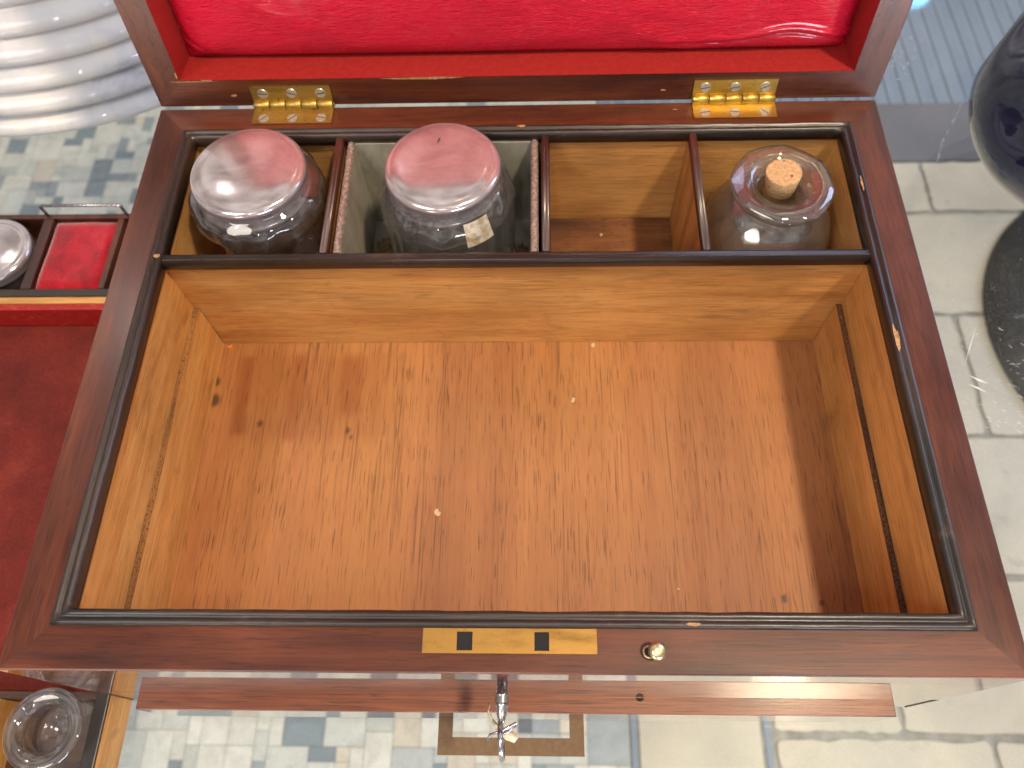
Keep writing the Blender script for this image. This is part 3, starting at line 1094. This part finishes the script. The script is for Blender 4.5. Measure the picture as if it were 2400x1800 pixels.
def pad_h(x, w):
    dx = min(x - x0, x1 - x)
    dw = min(w - w0, w1 - w)
    e = lambda q: 1 - math.exp(-max(q, 0) / 0.0035)
    h = 0.0045 * e(dx) * e(dw)
    h += 0.0050 * math.sin(math.pi * (x - x0) / (x1 - x0)) ** 0.5 * math.sin(math.pi * min(1, max(0, (w - w0) / (w1 - w0)))) ** 0.7
    for (fx, fw_, a, s, am) in fold:
        u = (x - fx) * math.cos(a) + (w - fw_) * math.sin(a)
        v = -(x - fx) * math.sin(a) + (w - fw_) * math.cos(a)
        h += am * math.exp(-(v / (s * 0.45)) ** 2 - (u / (s * 3.2)) ** 2)
    # long soft crease running up to the lower right corner, small puckers in both corners
    cr = w0 + 0.0045 + 0.0045 * math.exp(-((x - 0.262) / 0.016) ** 2)
    h -= 0.0012 * math.exp(-((w - cr) / 0.0009) ** 2) * sstep(0.18, 0.25, x)
    h += 0.0010 * math.exp(-((w - cr - 0.0022) / 0.0016) ** 2) * sstep(0.20, 0.25, x)
    h -= 0.0010 * math.exp(-(((x - x0) + (w - w0) - 0.013) / 0.0010) ** 2) * (1 - sstep(0.0, 0.022, x - x0))
    h -= 0.0007 * math.exp(-(((x - x0) * 0.6 + (w - w0) - 0.006) / 0.0008) ** 2) * (1 - sstep(0.0, 0.016, x - x0))
    return h


def warp(t):
    return 0.5 - 0.5 * math.cos(math.pi * t) * (0.55 + 0.45 * abs(math.cos(math.pi * t))) if False else t


rows_ = []
for j in range(NV + 1):
    tw = (j / NV) ** 1.5
    w = w0 + (w1 - w0) * tw
    row = []
    for i in range(NU + 1):
        x = x0 + (x1 - x0) * i / NU
        row.append(L((x, w, LD + 0.0016 - pad_h(x, w))))
    rows_.append(row)
b.grid(rows_, M_LEATHER, True)
b.build('padded_panel', LID, weld=False)

# ------------------------------------------------------------------ hinges
def make_hinge(xa, xb, bright):
    b = MB()
    mt = M_BRASS if bright else M_DULLBRASS
    b.box(xa, xb, 0.2163, 0.2245, 0.0002, 0.0007, mt)
    b.box(xa - 0.0001, xb - 0.0001, 0.0010, 0.0096, -0.0007, -0.0002, mt, xf=lambda p: L((p[0], p[1], p[2])))
    yc, zc = 0.2262, 0.0012
    n = 5
    for k in range(n):
        a = xa + (xb - xa) * k / n + 0.00012
        e = xa + (xb - xa) * (k + 1) / n - 0.00012
        b.tube([(a, yc, zc), (a + 0.0002, yc, zc), (e - 0.0002, yc, zc), (e, yc, zc)], [0.0019, 0.0021, 0.0021, 0.0019], mt, 20)
    b.tube([(xa - 0.0004, yc, zc), (xb + 0.0004, yc, zc)], 0.0010, mt, 12)
    h = b.build('hinge', BOX)
    for k in range(3):
        x = xa + (xb - xa) * (0.14 + 0.36 * k)
        for where in (0, 1):
            s = MB()
            ang = random.uniform(-0.8, 0.8)
            c_, s_ = math.cos(ang), math.sin(ang)
            yy = 0.2192 if where == 0 else 0.0062
            rr_ = 0.0022
            N = 24
            def P(u, v, h_):
                q = (x + u, yy + v)
                return (q[0], q[1], 0.0007 + h_) if where == 0 else L((q[0], q[1], -0.0007 - h_))
            ring0 = [P(rr_ * math.cos(t * 2 * math.pi / N), rr_ * math.sin(t * 2 * math.pi / N), 0.0) for t in range(N)]
            ring1 = [P(rr_ * 0.92 * math.cos(t * 2 * math.pi / N), rr_ * 0.92 * math.sin(t * 2 * math.pi / N), 0.00025) for t in range(N)]
            s.grid([ring0, ring1], M_SCREW, False, close_u=True)
            s.face(ring1, M_SCREW)
            def Q(u, v): return P(u * c_ - v * s_, u * s_ + v * c_, 0.0003)
            s.face([Q(-0.0020, -0.00018), Q(0.0020, -0.00018), Q(0.0020, 0.00018), Q(-0.0020, 0.00018)], M_BLACK)
            s.build('screw', h, normals=False)
    return h


make_hinge(0.0408, 0.0744, False)
make_hinge(0.2243, 0.2582, True)

# ------------------------------------------------------------------ key in the front lock
KEY = thing('key', 'small dark steel key with turned collar standing in the front lock', 'key', (0.1484, 0.0, -0.020))
b = MB()
kp, kr = [], []
for (y, r) in ((0.0020, 0.0017), (-0.0030, 0.0017), (-0.0034, 0.0021), (-0.0038, 0.0023), (-0.0041, 0.0019), (-0.0045, 0.0023),
               (-0.0049, 0.0019), (-0.0053, 0.0023), (-0.0058, 0.0018), (-0.0063, 0.0022), (-0.0067, 0.0022), (-0.0072, 0.0017),
               (-0.0092, 0.0016), (-0.0105, 0.0012), (-0.0118, 0.0008)):
    kp.append((0.1484, y, -0.020)); kr.append(r)
b.tube(kp, kr, M_STEEL, 24)
b.build('key_shank', KEY)
b = MB()
ring = []
for k in range(40):
    t = 2 * math.pi * k / 40
    ring.append((0.1484 - 0.0003 * math.cos(t), -0.0166 + 0.0052 * math.cos(t), -0.020 + 0.0075 * math.sin(t)))
b.tube(ring, 0.0008, M_STEEL, 12, closed=True)
b.build('key_bow', KEY)
WIRE = thing('wire_loop', 'small bent steel wire hooked through the bow of the key', 'wire', (0.1484, -0.0150, -0.0200))
b = MB()
b.tube([(0.1442, -0.0164, -0.0215), (0.1450, -0.0150, -0.0195), (0.1475, -0.0142, -0.0185), (0.1500, -0.0132, -0.0180),
        (0.1528, -0.0116, -0.0190), (0.1531, -0.0121, -0.0200), (0.1500, -0.0142, -0.0205), (0.1478, -0.0152, -0.0210)], 0.00040, M_STEEL, 10)
b.build('wire', WIRE)
b = MB()
tp = [(0.1447, -0.0060, -0.024), (0.1440, -0.0080, -0.0235), (0.1452, -0.0106, -0.0230), (0.1478, -0.0135, -0.0225), (0.1508, -0.0150, -0.0222), (0.1530, -0.0162, -0.0222)]
rowa = []
for i, p in enumerate(tp):
    wdt = (0.0004, 0.0005, 0.0006, 0.0008, 0.0018, 0.0012)[i]
    rowa.append([(p[0] - wdt * 0.6, p[1] - wdt * 0.7, p[2]), (p[0], p[1], p[2] + 0.0004), (p[0] + wdt * 0.6, p[1] + wdt * 0.7, p[2])])
b.grid(rowa, M_TAG, True)
o = b.build('key_tag')
sol = o.modifiers.new('solid', 'SOLIDIFY'); sol.thickness = 0.0004
tag(o, 'small cream plastic tag loop hanging behind the key', 'tag')

# brown card frame lying on the shelf in front of the drawer
b = MB()
fx = [0.1213, 0.1268, 0.1716, 0.1771]
FY0, FY1, FYT = -0.0183, -0.0120, 0.028
b.box(fx[0], fx[3], FY0, FY1, -0.0892, -0.0886, M_CARD)
b.box(fx[0], fx[1], FY1, -0.0002, -0.0892, -0.0886, M_CARD)
b.box(fx[2], fx[3], FY1, -0.0002, -0.0892, -0.0886, M_CARD)
o = b.build('card_frame')
tag(o, 'brown card frame lying flat on the shelf under the key', 'frame')

# ------------------------------------------------------------------ zinc liner in the second compartment
LIN = thing('metal_liner', 'open grey zinc liner with corroded pinkish edges in the second compartment', 'liner', (0.121, 0.180, ZC))
b = MB()
xa, xb, ya, yb, zt_, zb_ = 0.0815, 0.1603, 0.1515, 0.2085, -0.0030, -0.0525
t_ = 0.0030
b.box(xa, xb, ya, yb, zb_ - 0.001, zb_, M_ZINC)
b.box(xa, xa + t_, ya, yb, zb_, zt_, M_ZINC)
b.box(xb - t_, xb, ya, yb, zb_, zt_, M_ZINC)
b.box(xa + t_, xb - t_, yb - 0.001, yb, zb_, zt_ + 0.0002, M_ZINC)
b.box(xa + t_, xb - t_, ya, ya + 0.001, zb_, zt_ - 0.001, M_ZINC)
b.build('liner_walls', LIN)
for xe in (xa + t_ / 2, xb - t_ / 2):
    b = MB()
    N = 60
    pth = [(xe + random.uniform(-0.0001, 0.0001), ya + (yb - ya - 0.0005) * k / N, zt_ + random.uniform(-0.0001, 0.0001)) for k in range(N + 1)]
    b.tube(pth, [0.0015 + random.uniform(-0.0001, 0.00008) for _ in pth], M_PINK, 12)
    b.build('rolled_edge', LIN)


def crumple(name, cx, cy, z, s, label, seed):
    rr = random.Random(seed)
    b = MB()
    N = 14
    rows_ = []
    for j in range(N + 1):
        row = []
        for i in range(N + 1):
            u, v = i / N - 0.5, j / N - 0.5
            row.append((cx + u * s * 2 + rr.uniform(-0.0006, 0.0006), cy + v * s * 2.4 + rr.uniform(-0.0006, 0.0006),
                        z + 0.0010 + abs(rr.gauss(0, 0.0014)) + 0.002 * (1 - 4 * (u * u + v * v))))
        rows_.append(row)
    b.grid(rows_, M_SCRAP, False)
    o = b.build(name, weld=False)
    tag(o, label, 'paper scrap')
    return o


crumple('paper_scrap', 0.1495, 0.184, -0.0520, 0.0062, 'crumpled yellowed paper at the right side of the zinc liner floor', 5)
crumple('paper_scrap', 0.0925, 0.188, -0.0520, 0.0062, 'crumpled yellowed paper at the left side of the zinc liner floor', 6)

# ------------------------------------------------------------------ jars
def jar(name, label, cx, cy, kind):
    T = thing(name, label, 'jar', (cx, cy, ZC))
    b = MB()
    zb = ZC + 0.0006
    if kind == 1:
        prof = [(0.0005, 0), (0.0200, 0), (0.0218, 0.0015), (0.0222, 0.006), (0.0224, 0.030), (0.0222, 0.041), (0.0226, 0.0445), (0.0250, 0.0475), (0.0266, 0.0505),
                (0.0270, 0.0530), (0.0264, 0.0560), (0.0245, 0.0585), (0.0215, 0.0600), (0.0200, 0.0610), (0.0197, 0.0640),
                (0.0180, 0.0642), (0.0178, 0.0600), (0.0186, 0.0560), (0.0190, 0.045), (0.0188, 0.012), (0.0170, 0.0065), (0.0005, 0.0050)]
        def mod(r, z, t):
            if r > 0.0205 and 0.0 < z < 0.0445: return r - 0.0012 * abs(math.sin(8 * t)) ** 0.7
            if r > 0.024: return r - 0.0013 * (0.5 + 0.5 * math.cos(12 * t)) ** 2 * math.exp(-((z - 0.0530) / 0.003) ** 2)
            return r
    else:
        prof = [(0.0005, 0), (0.0240, 0), (0.0262, 0.0015), (0.0266, 0.006), (0.0266, 0.044), (0.0264, 0.0475), (0.0268, 0.0510), (0.0266, 0.0530),
                (0.0252, 0.0556), (0.0238, 0.0580), (0.0222, 0.0600), (0.0208, 0.0612), (0.0204, 0.0650),
                (0.0188, 0.0652), (0.0186, 0.0600), (0.0205, 0.0550), (0.0222, 0.048), (0.0224, 0.012), (0.0205, 0.0065), (0.0005, 0.0050)]
        def mod(r, z, t):
            if r > 0.0255 and z < 0.0480: return r - 0.0019 * abs(math.sin(11 * t)) ** 0.7
            if r > 0.0255:
                a = (t % (math.pi / 6)) - math.pi / 12
                return r * math.cos(math.pi / 12) / math.cos(a) * 1.018
            if 0.0222 < r and 0.052 < z < 0.060: return r - 0.0012 * (0.5 + 0.5 * math.cos(12 * t)) ** 3
            return r
    b.lathe((cx, cy, zb), prof, M_GLASS, 192, mod)
    b.build('jar_body', T)
    # silver lid: drum, two beads, low domed top
    lz = 0.0022 + (0.0012 if kind == 2 else 0)
    b = MB()
    lp = [(0.0200, lz), (0.0212, lz), (0.0217, lz + 0.0006), (0.0213, lz + 0.0014), (0.0210, lz + 0.0020), (0.0211, lz + 0.0072),
          (0.0217, lz + 0.0080), (0.0222, lz + 0.0088), (0.0222, lz + 0.0098), (0.0216, lz + 0.0108), (0.0206, lz + 0.0114),
          (0.0200, lz + 0.0114), (0.0194, lz + 0.0118), (0.0160, lz + 0.0127), (0.0110, lz + 0.0134), (0.0055, lz + 0.01375), (0.00001, lz + 0.0138)]
    b.lathe((cx, cy, 0), lp, M_SILVER, 128)
    b.build('jar_lid', T)
    return T


J1 = jar('glass_jar', 'round cut glass jar with silver lid in the leftmost compartment', 0.0492, 0.1795, 1)
J2 = jar('glass_jar', 'faceted glass jar with silver lid and foil sticker standing in the zinc liner', 0.1240, 0.1800, 2)
b = MB()
# sticker on the shoulder of the second jar
sa = R(-58)
rws = []
for j in range(5):
    v = j / 4
    r_ = 0.0236 + 0.0036 * v
    z_ = 0.0065 - 0.0095 * v
    rws.append([(0.1240 + (r_ + 0.0004) * math.cos(sa + R(-12 + 24 * i / 6)), 0.1800 + (r_ + 0.0004) * math.sin(sa + R(-12 + 24 * i / 6)), z_) for i in range(7)])
b.grid(rws, M_STICKER, True)
b.build('foil_sticker', J2)
b = MB()
blob(b, 0.1225, 0.1895, 0.0003, 0.0016, 0.01735, M_BLACK, seed=21, tf=lambda p: (p[0] + (p[1] - 0.1895) * 0.35, p[1], p[2]))
b.build('lid_scratch', J2)

# corked bottle in the right compartment
BT = thing('corked_bottle', 'squat clear bottle with wide octagonal rim and cork in the right compartment', 'bottle', (0.2555, 0.1815, ZC))
b = MB()
cx, cy = 0.2555, 0.1815
prof = [(0.0005, 0.0006), (0.0245, 0.0006), (0.0262, 0.003), (0.0266, 0.010), (0.0266, 0.024), (0.0258, 0.031), (0.0232, 0.0375), (0.0185, 0.0425),
        (0.0130, 0.0455), (0.0100, 0.0475), (0.0098, 0.0490), (0.0130, 0.0500), (0.0185, 0.0508), (0.0198, 0.0520), (0.0200, 0.0536), (0.0192, 0.0550), (0.0165, 0.0556),
        (0.0125, 0.0553), (0.0112, 0.0545), (0.0106, 0.0525), (0.0092, 0.0512), (0.0066, 0.0500), (0.0068, 0.0455), (0.0110, 0.0430), (0.0170, 0.0398), (0.0215, 0.035),
        (0.0242, 0.030), (0.0250, 0.024), (0.0250, 0.010), (0.0236, 0.0045), (0.0005, 0.0035)]


def bmod(r, z, t):
    if z > 0.0505 and r > 0.0180:
        a = ((t + 0.2) % (math.pi / 4)) - math.pi / 8
        return r * (0.55 + 0.45 * math.cos(math.pi / 8) / math.cos(a)) * 1.015
    return r


b.lathe((cx, cy, ZC), prof, M_OLDGLASS, 160, bmod)
b.build('bottle_body', BT)
b = MB()
kx, ky = 0.2547, 0.1820
tilt = Vector((-0.10, 0.02, 1)).normalized()
base = Vector((kx + 0.0007, ky, -0.0036))
b.tube([base, base + tilt * 0.0004, base + tilt * 0.0092, base + tilt * 0.0098], [0.0052, 0.0056, 0.0068, 0.0065], M_CORK, 40)
b.build('cork', BT)

# ------------------------------------------------------------------ flakes on the floor of the well
def flake(name, cx, cy, z, s, m, label, cat, seed):
    b = MB()
    rr = random.Random(seed)
    n_ = 9
    top, bot = [], []
    for k in range(n_):
        t = 2 * math.pi * k / n_
        q = rr.uniform(0.45, 1.15) * s
        top.append((cx + q * math.cos(t), cy + q * math.sin(t) * 1.2, z + 0.0004 + rr.uniform(0, 0.0003)))
        bot.append((top[-1][0], top[-1][1], z + 0.0001))
    b.face(top, m); b.face(bot[::-1], m)
    for k in range(n_):
        b.face([bot[k], bot[(k + 1) % n_], top[(k + 1) % n_], top[k]], m)
    o = b.build(name)
    tag(o, label, cat)


flake('flake', 0.1751, 0.1185, -0.0630, 0.0012, M_FLAKE, 'tiny cream flake in the upper middle of the wooden well floor', 'flake', 1)
flake('flake', 0.1195, 0.0686, -0.0630, 0.0014, M_FLAKE, 'tiny cream flake lowest and left of centre on the wooden well floor', 'flake', 2)
flake('flake', 0.1845, 0.1457, -0.0630, 0.0011, M_FLAKE, 'tiny cream flake at the foot of the long partition', 'flake', 3)
flake('flake', 0.2130, 0.0386, -0.0630, 0.0006, M_FLAKE, 'tiny yellow crumb near the front right of the well floor', 'flake', 4)
flake('flake', 0.0222, 0.1455, -0.0630, 0.0009, M_ORANGE, 'bright orange speck in the back left corner of the well', 'speck', 5)
flake('flake', 0.1895, 0.1990, ZC + 0.0003, 0.0009, M_FLAKE, 'pale crumb on the floor of the empty compartment', 'flake', 6)

# ================================================================== LEFT TRAY (second box)
TR = thing('fitted_tray', 'shallow open fitted tray with red leather well left of the big box', 'tray', (-0.12, 0.10, -0.0893))
zt_, zb_ = -0.0730, -0.0893
b = MB()
b.box(-0.0040, -0.0006, -0.120, 0.2300, zb_, zt_, M_SATY)                        # right side
b.box(-0.262, -0.0042, 0.2270, 0.2300, zb_, zt_ - 0.0003, M_DIVIDER)               # back
b.box(-0.2655, -0.2622, -0.120, 0.2300, zb_, zt_, M_SATY)
b.box(-0.262, -0.0042, 0.1762, 0.1797, zb_, zt_ - 0.0002, M_SATX)                # light strip behind the well
b.box(-0.262, -0.0042, -0.001, 0.0015, zb_, zt_ - 0.0012, M_TRAYIN)
b.box(-0.0500, -0.0440, -0.120, -0.0012, zb_, zt_ - 0.0010, M_SATY)
b.build('tray_walls', TR)
b = MB()
b.box(-0.0062, -0.0010, -0.120, 0.2295, zt_ + 0.0001, zt_ + 0.0016, M_LIPY)
b.box(-0.262, -0.0062, 0.1799, 0.1838, zt_ - 0.006, zt_ + 0.0010, M_LIPX)
b.box(-0.262, -0.0062, 0.2268, 0.2298, zt_ + 0.0001, zt_ + 0.0010, M_DIVIDER)
b.box(-0.0912, -0.0862, 0.1840, 0.2266, zb_ + 0.001, zt_ + 0.0012, M_DIVIDER)
b.box(-0.0528, -0.0498, 0.1840, 0.2266, zb_ + 0.001, zt_ + 0.0012, M_DIVIDER)
b.box(-0.140, -0.136, 0.1840, 0.2266, zb_ + 0.001, zt_ + 0.0008, M_DIVIDER)
b.build('tray_moulding', TR, bevel=0.0006)
b = MB()
b.box(-0.262, -0.0042, -0.120, 0.2268, zb_, zb_ + 0.0006, M_TRAYIN)
b.build('tray_floor', TR)
b = MB()
b.box(-0.262, -0.0062, 0.0017, 0.1725, zb_ + 0.0008, zb_ + 0.0016, M_MAROON)
b.box(-0.262, -0.0062, 0.1727, 0.1760, zb_ + 0.0010, zt_ - 0.0004, M_REDEDGE)
b.build('leather_well', TR, bevel=0.0008)
# velvet pad
b = MB()
N = 40
rows_ = []
for j in range(N + 1):
    row = []
    for i in range(N + 1):
        u, v = i / N, j / N
        h = 0.0030 * min(1, (min(u, 1 - u) / 0.10)) ** 0.5 * min(1, (min(v, 1 - v) / 0.10)) ** 0.5
        h += 0.0003 * math.sin(9 * u + 3 * v) * math.sin(7 * v)
        row.append((-0.0861 + 0.0332 * u, 0.1840 + 0.0428 * v, zt_ - 0.0025 + h))
    rows_.append(row)
b.grid(rows_, M_VELVET, True)
b.build('velvet_pad', TR)
# bail handle behind the pad
b = MB()
b.tube([(-0.0901, 0.2289, zt_), (-0.0901, 0.2289, zt_ + 0.0078), (-0.0893, 0.2289, zt_ + 0.0086), (-0.0500, 0.2289, zt_ + 0.0086),
        (-0.0490, 0.2289, zt_ + 0.0078), (-0.0490, 0.2289, zt_)], 0.00085, M_STEEL, 12)
b.build('handle', TR)

# jar in the left tray
TJ = thing('round_jar', 'low round jar with flat ringed silver lid at the left edge beside red velvet', 'jar', (-0.1115, 0.2050, zb_))
b = MB()
b.lathe((-0.1115, 0.2050, 0), [(0.0005, -0.0884), (0.0175, -0.0884), (0.0182, -0.0865), (0.0182, -0.0775), (0.0172, -0.0755), (0.0165, -0.0760),
                               (0.0165, -0.0850), (0.0005, -0.0865)], M_GLASS, 96)
b.build('jar_body', TJ)
b = MB()
b.lathe((-0.1115, 0.2050, 0), [(0.0175, -0.0762), (0.0190, -0.0757), (0.0197, -0.0748), (0.0193, -0.0738), (0.0198, -0.0722), (0.0200, -0.0706),
                               (0.0195, -0.0692), (0.0180, -0.0688), (0.0168, -0.0691), (0.0158, -0.0694), (0.0144, -0.0690), (0.0080, -0.0686), (0.00001, -0.0685)], M_SILVER, 96)
b.build('jar_lid', TJ)

# ink bottle with a wide flange at the lower left
TB = thing('glass_inkwell', 'clear open bottle with a wide round flange at the lower left corner', 'bottle', (-0.0196, -0.0120, zb_))
b = MB()
c0 = (-0.0196, -0.0120, 0)
b.lathe(c0, [(0.0005, -0.0886), (0.0130, -0.0886), (0.0142, -0.0870), (0.0143, -0.0810), (0.0132, -0.0765), (0.0105, -0.0732), (0.0094, -0.0705),
             (0.0112, -0.0680), (0.0134, -0.0670), (0.0142, -0.0662), (0.0142, -0.0653), (0.0134, -0.0648), (0.0112, -0.0650), (0.0094, -0.0657), (0.0084, -0.0668), (0.0078, -0.0690), (0.0078, -0.0715),
             (0.0090, -0.0748), (0.0118, -0.0778), (0.0126, -0.0815), (0.0124, -0.0858), (0.0005, -0.0868)], M_GLASS, 128)
b.build('bottle_body', TB)

# ------------------------------------------------------------------ white ribbed vase (behind, left)
b = MB()
VC = (-0.1377, 0.4567, 0.0)
gz = [-0.0790, -0.0666, -0.0542, -0.0418, -0.0294, -0.0170, -0.0046, 0.0078, 0.0202, 0.0326]
gr = [0.1643, 0.1616, 0.1581, 0.1534, 0.1472, 0.1400, 0.1310, 0.1200, 0.1060, 0.090]
prof = [(0.12, -0.0893), (0.140, -0.0893), (0.150, -0.0875)]
seq = [(0.150, -0.0875)] + [(r, z) for r, z in zip(gr, gz)]
prof = [(0.10, -0.0893), (0.145, -0.0893)]
prev = (0.1560, -0.0885)
prof.append(prev)
for i, (r, z) in enumerate(zip(gr, gz)):
    if i == 0:
        # first outline is the silhouette of the lowest rib
        pass
zs0 = -0.0852
for i in range(len(gz) - 1):
    z0, r0 = (gz[i] - 0.0062, gr[i] + 0.0000)
    z1, r1 = (gz[i] + 0.0062, gr[i + 1] if i + 1 < len(gr) else gr[i])
    for k in range(13):
        t = k / 12
        rr_ = (r0 + 0.0) * (1 - t) + r1 * t
        rr_ = rr_ - 0.0066 + 0.0076 * math.sin(math.pi * t) ** 0.62
        prof.append((rr_, z0 + (z1 - z0) * t))
prof += [(0.080, 0.030), (0.070, 0.036), (0.066, 0.034), (0.064, 0.0), (0.06, -0.05), (0.0005, -0.06)]
b.lathe(VC, prof, M_WHITE, 200)
o = b.build('ribbed_vase')
tag(o, 'big white glazed ribbed vase with painted grey reflections behind the tray', 'vase')

# ------------------------------------------------------------------ dark blue dimpled glass vase (right)
b = MB()
VB = Vector((0.4380, 0.2640, -0.0893))
rows_ = []
NS, NZ = 128, 90
dimples = [(R(200), 0.058, 0.26, 0.012, 0.007), (R(165), 0.085, 0.2, 0.016, 0.007), (R(235), 0.052, 0.22, 0.010, 0.007), (R(268), 0.06, 0.2, 0.012, 0.006),
           (R(182), 0.100, 0.14, 0.010, 0.005), (R(215), 0.094, 0.14, 0.012, 0.005), (R(140), 0.055, 0.2, 0.012, 0.006), (R(250), 0.095, 0.15, 0.01, 0.005)]
for j in range(NZ + 1):
    t = j / NZ
    z = 0.128 * t
    # belly then gathered neck
    if z < 0.105:
        q = (z - 0.049) / (0.0515 if z < 0.049 else 0.064)
        r = 0.0655 * math.sqrt(max(0.0, 1 - q * q)) if abs(q) < 1 else 0.0
        r = max(r, 0.026 if z < 0.02 else 0.022)
    else:
        r = max(0.0655 * math.sqrt(max(0, 1 - ((z - 0.049) / 0.064) ** 2)), 0.024) + 0.010 * ((z - 0.105) / 0.023) ** 2
    row = []
    for i in range(NS):
        a = 2 * math.pi * i / NS
        rr_ = r
        for (da, dz, wa, wz, am) in dimples:
            dd = (a - da + math.pi) % (2 * math.pi) - math.pi
            rr_ -= am * math.exp(-(dd / wa) ** 2 - ((z - dz) / wz) ** 2)
        rr_ += 0.0022 * math.sin(9 * a + 20 * z) * sstep(0.080, 0.105, z)
        row.append((VB.x + rr_ * math.cos(a), VB.y + rr_ * math.sin(a), VB.z + z))
    rows_.append(row)
b.grid(rows_, M_BLUE, True, close_u=True)
b.face(rows_[0][::-1], M_BLUE)
o = b.build('blue_vase')
tag(o, 'glossy midnight blue dimpled glass vase at the right edge', 'vase')
